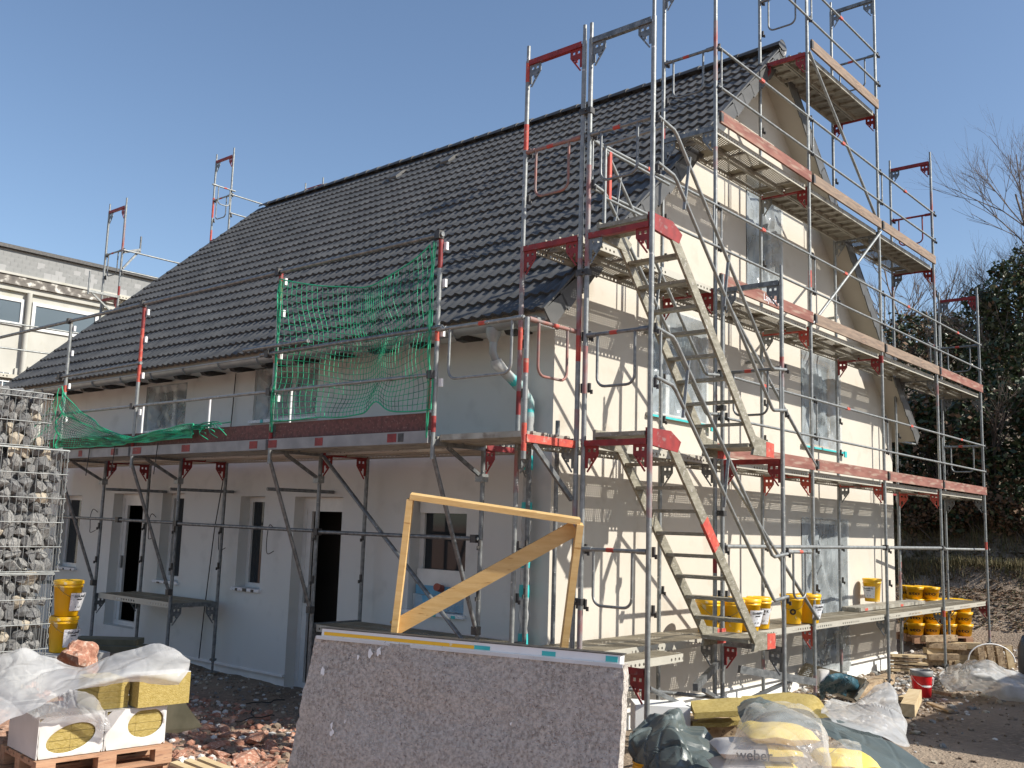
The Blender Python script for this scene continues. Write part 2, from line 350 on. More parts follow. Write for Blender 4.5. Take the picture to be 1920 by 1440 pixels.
# reddish sandstone dust on the left heap
sx=nd(gnt,'ShaderNodeSeparateXYZ'); L(tc.outputs['Object'],sx.inputs[0])
mr=nd(gnt,'ShaderNodeMapRange'); mr.inputs[1].default_value=.2; mr.inputs[2].default_value=-1.6; L(sx.outputs[0],mr.inputs[0])
mx2=nd(gnt,'ShaderNodeMix',data_type='RGBA'); L(mr.outputs[0],mx2.inputs[0]); L(mx.outputs[2],mx2.inputs[6]); mx2.inputs[7].default_value=(.36,.21,.145,1)
mr3=nd(gnt,'ShaderNodeMath',operation='MULTIPLY'); L(mr.outputs[0],mr3.inputs[0]); L(mp.outputs[0],mr3.inputs[1])
mx3=nd(gnt,'ShaderNodeMix',data_type='RGBA'); L(mr3.outputs[0],mx3.inputs[0]); L(mx2.outputs[2],mx3.inputs[6]); mx3.inputs[7].default_value=(.60,.42,.32,1)
L(mx3.outputs[2],gb.inputs['Base Color']); gb.inputs['Roughness'].default_value=1
n4=nd(gnt,'ShaderNodeTexNoise',Scale=26,Detail=9); L(tc.outputs['Object'],n4.inputs['Vector'])
bp=nd(gnt,'ShaderNodeBump',Strength=1,Distance=.04); L(n4.outputs[0],bp.inputs['Height']); L(bp.outputs[0],gb.inputs['Normal'])
def axis(vals):
    out=[]
    for a,b,st in vals:
        n=max(1,int(round((b-a)/st))); out+=[a+(b-a)*i/n for i in range(n)]
    out.append(vals[-1][1]); return out
gx=axis([(-300,-60,60),(-60,-12,8),(-12,-4,.5),(-4,14,.16),(14,24,.3),(24,60,2),(60,420,60)])
gy=axis([(-300,-60,60),(-60,-10,8),(-10,-3,.5),(-3,10,.16),(10,26,.6),(26,60,4),(60,420,60)])
g=MB(); vs=[]
for y in gy:
    for x in gx:
        d=0
        if -12<x<60 and -10<y<30: d=fb((x,y,0),.9,3)*.05+fb((x,y,4),5,3)*.035*(1 if x<18 else 4)
        vs.append((x,y,ground_h(x,y)+d))
C_=len(gx); g.add(vs,[(i*C_+j,i*C_+j+1,(i+1)*C_+j+1,(i+1)*C_+j) for i in range(len(gy)-1) for j in range(C_-1)],0,True)
tagk(g.build('ground',gm),kind='structure')

# ------------------------------------------------------------------ house
HX0,HX1,HY0,HY1=.90,11.05,1.0,13.35
RS,RE=.62,13.80                     # verge planes
aX=5.74
def soff_z(X): return min(.918*X+3.01, -.957*X+13.77)
hl=[]
house=thing('house',(HX0,HY0,-1.15),'new pale rendered house with dark tiled gable roof wrapped in scaffolding','house')
def wall_sheet(plane, coord, u0,u1,z0,top,holes,nrm,depth,mats,breaks=()):
    """wall face with openings and reveals. plane 'X' or 'Y' constant"""
    m=MB(); us=sorted(set([u0,u1,*breaks]+[h[0] for h in holes]+[h[1] for h in holes])); us=[u for u in us if u0<=u<=u1]
    def P(u,z,d=0.0): return (coord+d*nrm,u,z) if plane=='X' else (u,coord+d*nrm,z)
    for a,b in zip(us,us[1:]):
        c=(a+b)/2; hs=sorted([(h[2],h[3]) for h in holes if h[0]-1e-6<=a and b<=h[1]+1e-6])
        zz=z0
        for h0,h1 in hs:
            if h0>zz: m.add([P(a,zz),P(b,zz),P(b,h0),P(a,h0)],[(0,1,2,3)])
            zz=h1
        m.add([P(a,zz),P(b,zz),P(b,top(b)),P(a,top(a))],[(0,1,2,3)])
    for h in holes:
        a,b,c,d=h[:4]
        for q in ([P(a,c),P(a,d),P(a,d,-depth),P(a,c,-depth)],[P(b,c),P(b,d),P(b,d,-depth),P(b,c,-depth)],[P(a,d),P(b,d),P(b,d,-depth),P(a,d,-depth)],[P(a,c),P(b,c),P(b,c,-depth),P(a,c,-depth)]):
            m.add(q,[(0,1,2,3)])
    return m
ZB=-.86
eh=[(9.36,10.33,-.62,1.52,'door'),(11.45,12.3,.22,1.48,'win'),(8.17,8.80,.18,1.53,'win'),(6.10,6.68,.20,1.49,'win'),
    (4.42,5.42,-1.02,1.49,'door'),(2.22,3.14,.16,1.46,'winE'),(8.33,9.56,2.52,3.27,'winU'),(5.08,6.53,2.56,3.33,'winU')]
gh=[(2.76,4.20,2.60,3.98,'film'),(5.34,6.50,4.76,6.42,'filmdoor'),(7.15,8.66,2.57,4.08,'film'),(7.10,8.88,-1.0,1.44,'filmdoor')]
ew=wall_sheet('X',HX0,HY0,HY1,ZB,lambda u:3.84,[h for h in eh if h[3]<3.0 or h[4]=='winU'],-1,.24,None)
# the ground floor door bottoms reach below the render edge
o=ew.build('wall',[stuccow],house); o['label']='eaves wall of the same render, toned for its shade, with deep window reveals'
gw=wall_sheet('Y',HY0,HX0,HX1,ZB,soff_z,gh,-1,.22,None,breaks=(aX,))
o=gw.build('wall',[stucco],house); o['label']='rendered gable wall in full sun, warm sunlight put into its tone'
bw=MB(); bw.add([(HX1,HY0,ZB),(HX1,HY1,ZB),(HX1,HY1,soff_z(HX1)),(HX1,HY0,soff_z(HX1))],[(0,1,2,3)])
bw.add([(HX0,HY1,ZB),(HX1,HY1,ZB),(HX1,HY1,soff_z(HX1)),(aX,HY1,soff_z(aX)),(HX0,HY1,soff_z(HX0))],[(0,1,2,3,4)])
bw.build('wall',[stucco],house)
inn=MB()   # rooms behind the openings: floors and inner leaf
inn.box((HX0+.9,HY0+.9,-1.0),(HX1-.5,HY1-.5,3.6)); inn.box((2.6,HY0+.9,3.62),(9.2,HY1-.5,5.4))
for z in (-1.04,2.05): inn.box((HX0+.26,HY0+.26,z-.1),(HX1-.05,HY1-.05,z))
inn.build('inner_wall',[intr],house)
pl=MB(); pl.box((HX0+.05,HY0+.05,-1.35),(HX0+.12,4.40,ZB)); pl.box((HX0+.05,5.44,-1.35),(HX0+.12,HY1,ZB)); pl.box((HX0+.12,HY0+.05,-1.35),(7.08,HY0+.12,ZB)); pl.box((8.90,HY0+.05,-1.35),(HX1-.02,HY0+.12,ZB))
pl.box((7.08,HY0+.14,-1.35),(8.9,HY0+.2,-1.0)); pl.box((HX0+.14,4.4,-1.35),(HX0+.2,5.44,-1.03))
pl.build('plinth_insulation_board',[eps],house)
dr=MB(); dr.box((HX0-.02,HY0-.02,ZB-.03),(HX0+.04,4.40,ZB)); dr.box((HX0-.02,5.44,ZB-.03),(HX0+.04,HY1,ZB)); dr.box((HX0+.04,HY0-.02,ZB-.03),(7.08,HY0+.04,ZB)); dr.box((8.9,HY0-.02,ZB-.03),(HX1,HY0+.04,ZB))
dr.build('drip_rail',[white],house)

def film_sheet(a,b,c,d,plane,coord,nrm,seed,parent,over=.06,name='cover_film'):
    """wrinkled film taped over an opening, slightly bellied"""
    N=44; G=[]
    for i in range(N):
        row=[]
        for j in range(N):
            u=a-over+(b-a+2*over)*j/(N-1); z=c-over+(d-c+2*over)*i/(N-1)
            e=min(j,N-1-j,i,N-1-i)/(N-1); bel=min(1,e*6)
            t1=((u*1.1+z*.55+seed)*1.6+.7*nz((u,z,seed),1.3))%1.0; t2=((z*1.3-u*.8+seed)*2.3+.8*nz((u,z,seed+3),1.6))%1.0; t3=((u*3.1+z*.3)*1.7+.8*nz((u,z,seed+6),2))%1.0
            w=(abs(t1-.5)*.13+abs(t2-.5)*.09*max(0,nz((u,z,seed),1.1)*2+.5)+abs(t3-.5)*.05)*bel
            dd=.02+ (-.09*bel)+w
            row.append(Vector((coord+dd*nrm,u,z)) if plane=='X' else Vector((u,coord+dd*nrm,z)))
        G.append(row)
    m=MB(); m.grid(G,0,False); return m.build(name,[filmG],parent)
def window(plane,coord,nrm,a,b,c,d,kind,seed):
    """frame set back in the reveal, panes, sill; coord = wall face"""
    s=-nrm  # inward sign along axis
    D=.16; f=.075
    def bx(m,u0,u1,z0,z1,d0,d1,mi=0):
        p0=coord+s*d0; p1=coord+s*d1; lo,hi=min(p0,p1),max(p0,p1)
        m.box((lo,u0,z0),(hi,u1,z1),mi) if plane=='X' else m.box((u0,lo,z0),(u1,hi,z1),mi)
    nm='door' if 'door' in kind else 'window'
    fr=MB(); fm=frameO if kind=='film' and seed>3 else frameW
    e=.002
    for q in ((a+e,a+f,c+e,d-e),(b-f,b-e,c+e,d-e),(a+f,b-f,d-f,d-e),(a+f,b-f,c+e,c+f)): bx(fr,*q,D,D+.07)
    if b-a>1.0 and kind!='filmdoor': bx(fr,(a+b)/2-.04,(a+b)/2+.05,c+f,d-f,D+.003,D+.067)
    ce=((coord+s*D,(a+b)/2,c) if plane=='X' else ((a+b)/2,coord+s*D,c))
    w=fr.build(nm,[fm],house,org=ce)
    if kind=='door':
        lf=MB(); w1=a+.38*(b-a)   # open leaf: black opening with a strip of frame
        bx(lf,b-.17*(b-a),b-f,c+f,d-.18,D+.01,D+.05); lf.build('door_leaf',[frameW],w)
        t=MB(); bx(t,a+f,b-f,d-.19,d-f,D+.005,D+.06); t.build('head_panel',[frameW],w)
        h=MB(); bx(h,b-.16*(b-a),b-.12*(b-a),(c+d)/2-.15,(c+d)/2+.05,D-.03,D+.005); h.build('handle',[zinc],w)
    else:
        g_=MB(); bx(g_,a+f,b-f,c+f,d-f,D+.03,D+.04); g_.build('pane',[glass if kind!='film' else glassm],w)
    if kind in('win','winU','film','winE'):
        sl_=MB(); bx(sl_,a-.04,b+.04,c-.03,c+.012,-.05,D-.002)
        so_=sl_.build('sill',[labelm if plane=='X' else concrete],w)
        tp=MB(); r_=random.Random(seed*3+1)
        if plane=='X':
            for k in range(3):
                tp=MB(); u=a+(b-a)*(.05+.33*k+.1*r_.random()); l=.03+.07*r_.random(); bx(tp,u,min(u+l,b+.03),c-.034,c-.034+.02+.03*r_.random(),-.056-.002*k,-.046); tp.build('tape_strip',[iron if kind=='win' else teal],w)
        else:
            bx(tp,a-.04,b+.04,c-.032,c-.006,-.057,-.05); tp.build('tape_strip',[teal],w); tp=MB(); bx(tp,b+.0,b+.09,c-.09,c+.01,-.075,-.058); tp.build('tape_end',[teal],w)
    return w
for i,(a,b,c,d,k) in enumerate(eh):
    w=window('X',HX0,-1,a,b,c,d,k,i)
    if k=='winU': film_sheet(a,b,c,d,'X',HX0+.05,-1,i*3.1,w,over=.0)
    if k=='winE':
        q=MB(); q.box((HX0+.10,a+.03,c+.02),(HX0+.15,b-.03,c+.30)); q.build('foam_board',[blueb],w)
        q=MB(); q.box((HX0+.11,a+.03,c+.30),(HX0+.155,b-.03,c+.49)); q.build('lower_panel',[frameW],w)
        q=MB(); q.tube((HX0-.02,a+.42,c+.30),(HX0+.12,a+.46,c+.27),.045,12); q.build('drain_pipe',[brownpipe],w)
        film_sheet(a+.03,b-.03,c+.02,c+.2,'X',HX0+.08,-1,7.7,w,over=0)
        q=MB(); q.box((HX0+.10,a+.05,d-.15),(HX0+.158,b-.05,d-.01)); q.build('shutter_box',[frameW],w)
for i,(a,b,c,d,k) in enumerate(gh):
    w=window('Y',HY0,-1,a,b,c,d,k,i+1.5)
    film_sheet(a,b,c,d,'Y',HY0+.0,-1,i*5.3,w,over=.015)

# roof slab with soffit
rt=.13
rs=MB()
A1=math.atan(.918); A2=math.atan(.957)
xe0,xe1=.30,11.30
def strip(pts): rs.prism(pts,(0,RE-RS-.02,0))
rs.prism([(xe0,RS+.01,soff_z(xe0)),(aX,RS+.01,soff_z(aX)),(aX,RS+.01,soff_z(aX)+rt),(xe0,RS+.01,soff_z(xe0)+rt)],(0,RE-RS-.02,0))
rs.prism([(aX,RS+.01,soff_z(aX)),(xe1,RS+.01,soff_z(xe1)),(xe1,RS+.01,soff_z(xe1)+rt),(aX,RS+.01,soff_z(aX)+rt)],(0,RE-RS-.02,0))
roof=rs.build('roof',[soff],house)
# verge soffit boards, visible from below
for (x0,x1) in ((xe0+.02,aX),(aX,xe1-.02)):
    pass
# eaves soffit closing board and a row of dark wedges
es=MB(); es.box((.42,HY0+.0,3.33),(HX0+.05,HY1,3.345)); es.build('soffit_board',[stuccow],roof)
rm=MB(); rm.prism([(-.30,-.05,.0),(.10,-.05,.0),(.10,-.05,-.02),(-.12,-.05,-.075),(-.24,-.05,-.07)],(0,.10,0)); rme=rm.mesh('eaves_wedge',[iron])
for k in range(17): place('eaves_wedge',rme,(.78,1.35+k*.745,3.325),roof)
# roof tiles ---------------------------------------------------------------
TW=(RE-RS)/44; TE=.3372
def tile_mesh():
    m=MB(); n=12; lo=[];hi=[];fr=[]
    for i in range(n+1):
        u=i/n; h=.030*(0.5+0.5*math.cos(4*PI*(u-.25)))**1.4
        x=(u-.5)*TW
        lo.append((x,-.004,h+.046)); hi.append((x,TE+.05,h+.006)); fr.append((x,-.002,h+.046-.036))
    m.grid([lo,hi],0,True); m.grid([fr,lo],0,False); return m.mesh('roof_tile',[tilem])
tme=tile_mesh()
def tile_mat(side,row,y,off=0.0,jit=0.0):
    if side==0:
        A=A1; up=Vector((math.cos(A),0,math.sin(A))); base=Vector((.245,0,soff_z(.30)+rt-.05)); xa=Vector((0,-1,0))
    else:
        A=A2; up=Vector((-math.cos(A),0,math.sin(A))); base=Vector((11.355,0,soff_z(11.30)+rt-.05)); xa=Vector((0,1,0))
    n=xa.cross(up); p=base+up*(row*TE+jit)+Vector((0,y,0))+n*off
    return Matrix((xa,up,n)).transposed().to_4x4(), p
rows1=int((math.hypot(aX-.245,(aX-.245)*.918))/TE); rows2=int(math.hypot(11.355-aX,(11.355-aX)*.957)/TE)
tiles=[]; camp=Vector((-7.44613,-5.60144,1.19773))
for r in range(rows1):
    for c in range(44):
        y=RS+TW*(c+.5); M_,p=tile_mat(0,r,y); tiles.append(((p-camp).length,0,r,c,M_,p))
tiles.sort(key=lambda t:t[0])
rnd=random.Random(3)
def set_m(o,M_,p,parent):
    o.parent=parent; o.matrix_local=Matrix.Translation(p-world_loc(parent))@M_
for t in tiles[:300]:
    o=bpy.data.objects.new('roof_tile',tme); COL.objects.link(o)
    J=Matrix.Rotation(rnd.uniform(-.012,.012),4,'Z')@Matrix.Rotation(rnd.uniform(-.008,.008),4,'X'); set_m(o,t[4]@J,t[5]+Vector((0,0,rnd.uniform(-.003,.003))),roof)
rest=MB(); tv=[v.co.copy() for v in tme.vertices]; tf=[tuple(p.vertices) for p in tme.polygons]; ts=[p.use_smooth for p in tme.polygons]
def add_tile(M_,p):
    b=len(rest.v); z=rnd.uniform(-.003,.003)
    rest.v+=[tuple(M_@v+p+Vector((0,0,z))) for v in tv]; rest.f+=[tuple(b+i for i in f) for f in tf]; rest.m+=[0]*len(tf); rest.s+=ts
for t in tiles[300:]: add_tile(t[4],t[5])
for r in range(rows2):
    for c in range(44):
        M_,p=tile_mat(1,r,RS+TW*(c+.5)); add_tile(M_,p)
tagk(rest.build('roof_tile',[tilem],roof),kind='stuff')
# verge tiles: stepped flaps over the gable edge
vm=MB(); hv=.195
vm.prism([(0,-.01,.03),(0,TE+.02,.0),(0,TE+.02,-hv+.035),(0,-.01,-hv)],(.018,0,0)); vm.box((0,-.01,.028),(.10,TE,.05)); vme=vm.mesh('verge_tile',[vergem])
for side,rows in ((0,rows1),(1,rows2)):
    for r in range(rows):
        M_,p=tile_mat(side,r,0)
        for fy,fl in ((RS-.018,1),(RE+.018,-1)):
            if fl==-1 and side==1: continue
            q=Vector((p.x,fy,p.z)); o=bpy.data.objects.new('verge_tile',vme); COL.objects.link(o)
            sgn = -1 if side==0 else 1
            S=Matrix.Diagonal((sgn*fl,1,1,1)); set_m(o,M_@S,q,roof)
# ridge tiles
rd=MB(); n=10; a=[];b=[]
for i in range(n+1):
    t=PI*(i/n); w=.125
    a.append((-math.cos(t)*w*1.08,-.01,math.sin(t)*.105)); b.append((-math.cos(t)*w*.95,.36,math.sin(t)*.09))
rd.grid([a,b],0,True); rd.add(a+[(0,-.01,-.04)],[tuple(range(len(a)+1))]); rdm=rd.mesh('ridge_tile',[tilem])
zr=soff_z(aX)+rt+.03
k=0; y=RS-.02
while y<RE-.2:
    place('ridge_tile',rdm,(aX,y,zr+rnd.uniform(-.004,.004)),roof); y+=.345
ec=MB(); ec.lathe([(.125,0),(.10,-.015),(.0,-.02)],n=20); ecm=ec.mesh('ridge_end_cap',[vergem])
o=place('ridge_end_cap',ecm,(aX,RS-.03,zr+.0),roof,rot=(PI/2,0,0))
# ventilation tiles
for px in ((5.300,8.251,8.016),(5.300,6.835,8.022)):
    v=MB(); v.prism([(0,0,0),(.26,0,.22),(.30,0,.30),(.12,0,.20),(-.03,0,.06)],(0,.22,0)); 
    xx=5.35; v2=place('ventilation_tile',v.mesh('ventilation_tile',[tilem]),(xx-.35,px[1],soff_z(xx-.35)+rt+.05),roof)
# gutter
def gut(x,y0,y1,z):
    m=MB(); n=10; P=[];Q=[]
    for i in range(n+1):
        t=PI+PI*i/n; P.append((x+math.cos(t)*.075,y0,z+math.sin(t)*.075)); Q.append((x+math.cos(t)*.075,y1,z+math.sin(t)*.075))
    m.grid([P,Q],0,True); P2=[(x+math.cos(PI+PI*i/n)*.069,y0+.002,z+math.sin(PI+PI*i/n)*.069) for i in range(n+1)]; Q2=[(p[0],y1-.002,p[2]) for p in P2]; m.grid([Q2,P2],0,True)
    m.poly(P); m.poly(Q); m.tube((x-.075,y0,z),(x-.075,y1,z),.011,8)
    return m
gutter=gut(.235,.66,13.75,3.30).build('gutter',[zinc],house)
br=MB(); n=8
for i in range(n):
    t0=PI+PI*i/n; t1=PI+PI*(i+1)/n; br.beam((math.cos(t0)*.080,0,math.sin(t0)*.080),(math.cos(t1)*.080,0,math.sin(t1)*.080),.03,.006,up=(0,1,0) if 0 else (0,1,.01))
brm=br.mesh('gutter_bracket',[galv])
for k in range(15): place('gutter_bracket',brm,(.235,.95+k*.9,3.30),gutter)
gut(11.42,.66,13.7,3.05).build('gutter',[zinc],house)
# downpipe with film and teal tape
dp=MB(); P0=(0.240,1.309,3.121); P1=(.24,P0[1],3.02)
dp.lathe([(.085,.0),(.08,-.07),(.045,-.15)],c=(.24,P0[1],3.26),n=16)
pth=[(.24,P0[1],3.14),(.24,P0[1],3.0),(.30,P0[1]-.01,2.88),(.68,P0[1]-.05,2.66),(.79,P0[1]-.06,2.52),(.80,P0[1]-.06,2.3),(.80,P0[1]-.06,-1.0)]
dp.path(pth,.043,12); down=dp.build('downpipe',[zinc],house)
# wrinkled film sleeves and tape
sm=MB(); N=70; pts=[];rr=[]
def along(t):
    L=[(Vector(a),Vector(b)) for a,b in zip(pth,pth[1:])]; tot=sum((b-a).length for a,b in L); s=t*tot
    for a,b in L:
        l=(b-a).length
        if s<=l: return a+(b-a)*s/l
        s-=l
    return Vector(pth[-1])
for i in range(N): t=.05+.80*i/(N-1); pts.append(along(t)); rr.append((.055 if t<.33 else .046)+.026*abs(nz((t*23,0,0)))+.010*nz((t*60,1,0)))
sm.path(pts,rr,14); sm.build('film_sleeve',[filmW],down)
for t in (.13,.19,.22,.30,.35,.46,.58,.66,.78):
    q=MB(); l=.012+.012*rnd.random(); q.path([along(t-l),along(t),along(t+l)],[.056,.060,.055],12); q.build('tape_strip',[teal],down)
# cable bundles hanging from the eaves wall
def cab(name,pts,r=.006): 
    m=MB(); m.path(pts,r,5); return m.build(name,[cable],house)
for y,z in ((10.85,1.2),(8.95,1.15),(7.0,1.05),(5.85,1.05)):
    q=[Vector((HX0,y,z)),Vector((HX0-.10,y-.04,z+.05)),Vector((HX0-.16,y-.08,z-.06)),Vector((HX0-.12,y-.02,z-.25)),Vector((HX0-.15,y-.10,z-.34)),Vector((HX0-.08,y-.14,z-.30))]
    G=catmull([q,q],5,1)[0]; cab('loose_cable',G)
cab('hanging_cable',[(HX0-.03,6.98,3.3),(HX0-.05,7.0,2.2),(HX0-.05,7.22,1.0),(HX0-.04,7.35,-.2),(HX0-.05,7.38,-.85)],.008)

# ------------------------------------------------------------------ scaffolding kit
B=2.633; FW=.73; LV=2.0
def gusset_mesh(mt):
    """corner plate with cut-outs: built as a small lattice of cells; x away from the standard, z down"""
    m=MB(); t=.005; c=.03
    cells=[]
    for i in range(5):
        for j in range(8):
            if j>2 and i> 4-(j-2)*.9: continue
            hole=(i in(1,) and j in (1,)) or (i in (3,) and j in (1,)) or (i in (1,) and j in (4,5))
            if not hole: m.box((i*c,-t,-(j+1)*c),((i+1)*c,t,-j*c))
    # bevelled outer edge
    m.prism([(5*c,-t,-3*c),(1*c,-t,-8.3*c),(.6*c,-t,-8*c),(4.2*c,-t,-3*c)],(0,2*t,0))
    return m.mesh('gusset_plate',[mt])
GUS={'r':gusset_mesh(red),'g':gusset_mesh(galvd),'b':gusset_mesh(redl)}
TRM={}
def transom_mesh(k,H):
    key=(k,round(H,3))
    if key not in TRM:
        m=MB(); mt={'r':red,'g':galvd,'b':redl}[k]
        m.box((0.024,-.025,H-.055),(FW-.024,-.021,H)); m.box((.024,.021,H-.055),(FW-.024,.025,H)); m.box((.024,-.021,H-.055),(FW-.024,.021,H-.051))
        TRM[key]=m.mesh('frame',[mt])
    return TRM[key]
_fr=random.Random(11)
def standard(m,p0,p1,paint):
    """a tube split into grey and red painted lengths"""
    p0=Vector(p0);p1=Vector(p1); t=0; segs=[]
    while t<1:
        l=_fr.uniform(.12,.4); k=0
        if _fr.random()<paint*.8: k=_fr.choice((1,2,4,4,4))
        if k in(1,2): l*=.35
        segs.append((t,min(1,t+l),k)); t+=l
    for a,b,k in segs: m.tube(p0.lerp(p1,a),p0.lerp(p1,b),.0242+.0003*k,10,k,caps=False)
    m.tube(p1,p1+(p1-p0).normalized()*.001,.0242,10,0)
def frame(parent,x,y,rz,z0,z1,col=None,dark=False,paint=.22,spig=True,bottom=False,gcol=None,base=None,top=True):
    """outer standard at local 0, inner at local +x*FW; z1 = transom top"""
    H=z1-z0
    col=col or _fr.choice('rggb'); gcol=gcol or _fr.choice([col,'g'])
    o=place('frame',transom_mesh(col,H),(x,y,z0),parent,rotz=rz)
    for lx in (0,FW):
        m=MB()
        standard(m,(lx,0,0 if not bottom else 0),(lx,0,H),paint)
        if spig: m.tube((lx,0,H),(lx,0,H+.17),.019,8,0)
        for hz in (H-1.0,H-1.5):
            if hz>.1: m.box((lx-.05,-.035,hz-.045),(lx-.024,-.012,hz+.045),3); m.box((lx-.075,-.03,hz-.06),(lx-.05,-.018,hz-.02),3)
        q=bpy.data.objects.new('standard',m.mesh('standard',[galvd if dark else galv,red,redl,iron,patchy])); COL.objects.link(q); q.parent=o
    if top:
        for s in (0,1):
            q=bpy.data.objects.new('gusset_plate',GUS[gcol if s else col]); COL.objects.link(q); q.parent=o
            q.location=(.024 if s==0 else FW-.024,0,H-.05); q.scale=(1 if s==0 else -1,1,1)
    if base is not None:
        for lx in (0,FW):
            f=MB(); f.tube((lx,0,base-z0),(lx,0,.02),.0175,8); f.box((lx-.075,-.075,base-z0),(lx+.075,.075,base-z0+.008)); f.box((lx-.05,-.012,.02),(lx+.05,.012,.045)); f.box((lx-.012,-.05,.02),(lx+.012,.05,.045))
            q=bpy.data.objects.new('base_jack',f.mesh('base_jack',[galvd])); COL.objects.link(q); q.parent=o
    return o
def plank_mesh(L,kind='perf',w=.32):
    m=MB(); h=.075
    # x along length, y across
    if kind=='perf':
        m.add([(.02,0,0),(L-.02,0,0),(L-.02,w,0),(.02,w,0)],[(0,1,2,3)],0)
        for y in (0,w):
            m.add([(.02,y,-h),(L-.02,y,-h),(L-.02,y,0),(.02,y,0)],[(0,1,2,3)],1)
            s=.012 if y==0 else -.012
            m.box((.02,min(y,y+s),-h-.004),(L-.02,max(y,y+s),-h),2)
        m.box((.02,.01,-.02),(L-.02,.03,-.004),2); m.box((.02,w-.03,-.02),(L-.02,w-.01,-.004),2)
        for k in range(4): xx=.3+(L-.6)*k/3; m.box((xx,.015,-.03),(xx+.03,w-.015,-.004),2)
    elif kind=='rib':
        m.box((.02,.02,-.012),(L-.02,w-.02,0),2)
        for y in (0,w-.025): m.box((.02,y,-h),(L-.02,y+.025,0),2)
        for k in range(int(L/.26)): xx=.12+k*.26; m.box((xx,.027,-.05),(xx+.035,w-.027,-.013),2)
    else:
        m.box((.02,.0,-.055),(L-.02,w,0),2)
        for k in range(6): xx=.2+(L-.4)*k/5; m.box((xx,-.002,-.05),(xx+.12,0.001,-.012),3 if k%3==0 else 2)
    m.box((0.0,.015,-h+.01),(.022,w-.015,-.003),2); m.box((L-.022,.015,-h+.01),(L,w-.015,-.003),2)
    for x in (-.03,L-.0): m.box((x,.06,-.02),(x+.03,.1,-.002),2); m.box((x,w-.1,-.02),(x+.03,w-.06,-.002),2)
    return m.mesh('deck_plank',[perfdeck,perfside,deckal,redl])
PLK={}
def plank(parent,x,y,z,L,rz=0,kind='perf',w=.32,lab=None):
    k=(round(L,3),kind,w)
    if k not in PLK: PLK[k]=plank_mesh(L,kind,w)
    o=place('deck_plank',PLK[k],(x,y,z),parent,rotz=rz)
    if lab: o['label']=lab
    return o
def deck_bay(parent,x0,y0,z,L,axis_='X',kinds=('perf','perf')):
    """two planks between frames; axis_ X: planks run along X at y0..y0+.73"""
    for i,kd in enumerate(kinds):
        off=.035+i*.335
        if axis_=='X': plank(parent,x0+.02,y0+off,z+.028,L-.04,0,kd)
        else: plank(parent,x0+FW-off+.0,y0+.02,z+.028,L-.04,PI/2,kd)   # runs +Y, width toward -X
RAIL={}
def rail_mesh(L,r=.0165):
    m=MB(); 
    for z in (.5,1.0): m.tube((.0,0,z),(L,0,z),r,8)
    for x in (.08,L-.10): m.tube((x,0,.5),(x,0,1.0),.0125,6)
    m.box((L*.42,-.018,.982),(L*.42+.10,.018,1.0185),1)
    return m
def guard(parent,x,y,z,L,rz=0):
    k=round(L,3)
    if k not in RAIL: RAIL[k]=rail_mesh(L).mesh('guard_rail',[galv,redl])
    return place('guard_rail',RAIL[k],(x,y,z),parent,rotz=rz)
EG={}
def end_guard(parent,x,y,z,rz,col='g',L=FW,drop=.5,x1=None,rng=None):
    """top tube with a U loop hanging below; local +x"""
    k=(col,round(L,3),drop)
    if k not in EG:
        m=MB(); m.tube((0,0,0),(L,0,0),.019,8,0); m.tube((.02,0,0),(.12,0,0),.026,8,0); m.tube((L-.12,0,0),(L-.02,0,0),.024,8,0); m.tube((L*.5,0,0),(L*.5+.08,0,0),.0205,8,1)
        a,b=.17,L-.14; c=.09; P=[(a,0,0),(a,0,-drop+c)]
        for i in range(1,6): t=PI/2*i/5; P.append((a+c-c*math.cos(t),0,-drop+c-c*math.sin(t)))
        P.append((b-c,0,-drop))
        for i in range(1,6): t=PI/2*i/5; P.append((b-c+c*math.sin(t),0,-drop+c-c*math.cos(t)))
        P.append((b,0,0)); m.path(P,.0135,8,0)
        EG[k]=m.mesh('end_guard',[{'g':galvd,'r':red,'b':faded,'w':galv}[col],redl])
    return place('end_guard',EG[k],(x,y,z),parent,rotz=rz)
def tboard(parent,p0,p1,mt,h=.15,t=.03,lab=None):
    p0=Vector(p0);p1=Vector(p1); m=MB(); d=p1-p0; L=d.length
    m.box((0,-t/2,0),(L,t/2,h)); m.box((-.004,-t/2-.002,.02),(.05,t/2+.002,h-.02),1)
    o=place('toe_board',m.mesh('toe_board',[mt,iron]),p0,parent,rotz=math.atan2(d.y,d.x))
    if lab: o['label']=lab
    return o
def tubep(name,parent,p0,p1,r=.0242,mt=None,clamps=()):
    m=MB(); m.tube(p0,p1,r,10)
    for t in clamps:
        c=Vector(p0).lerp(Vector(p1),t); m.box(c-Vector((.035,.035,.04)),c+Vector((.035,.035,.04)),1)
    return m.build(name,[mt or galv,iron],parent,org=p0)

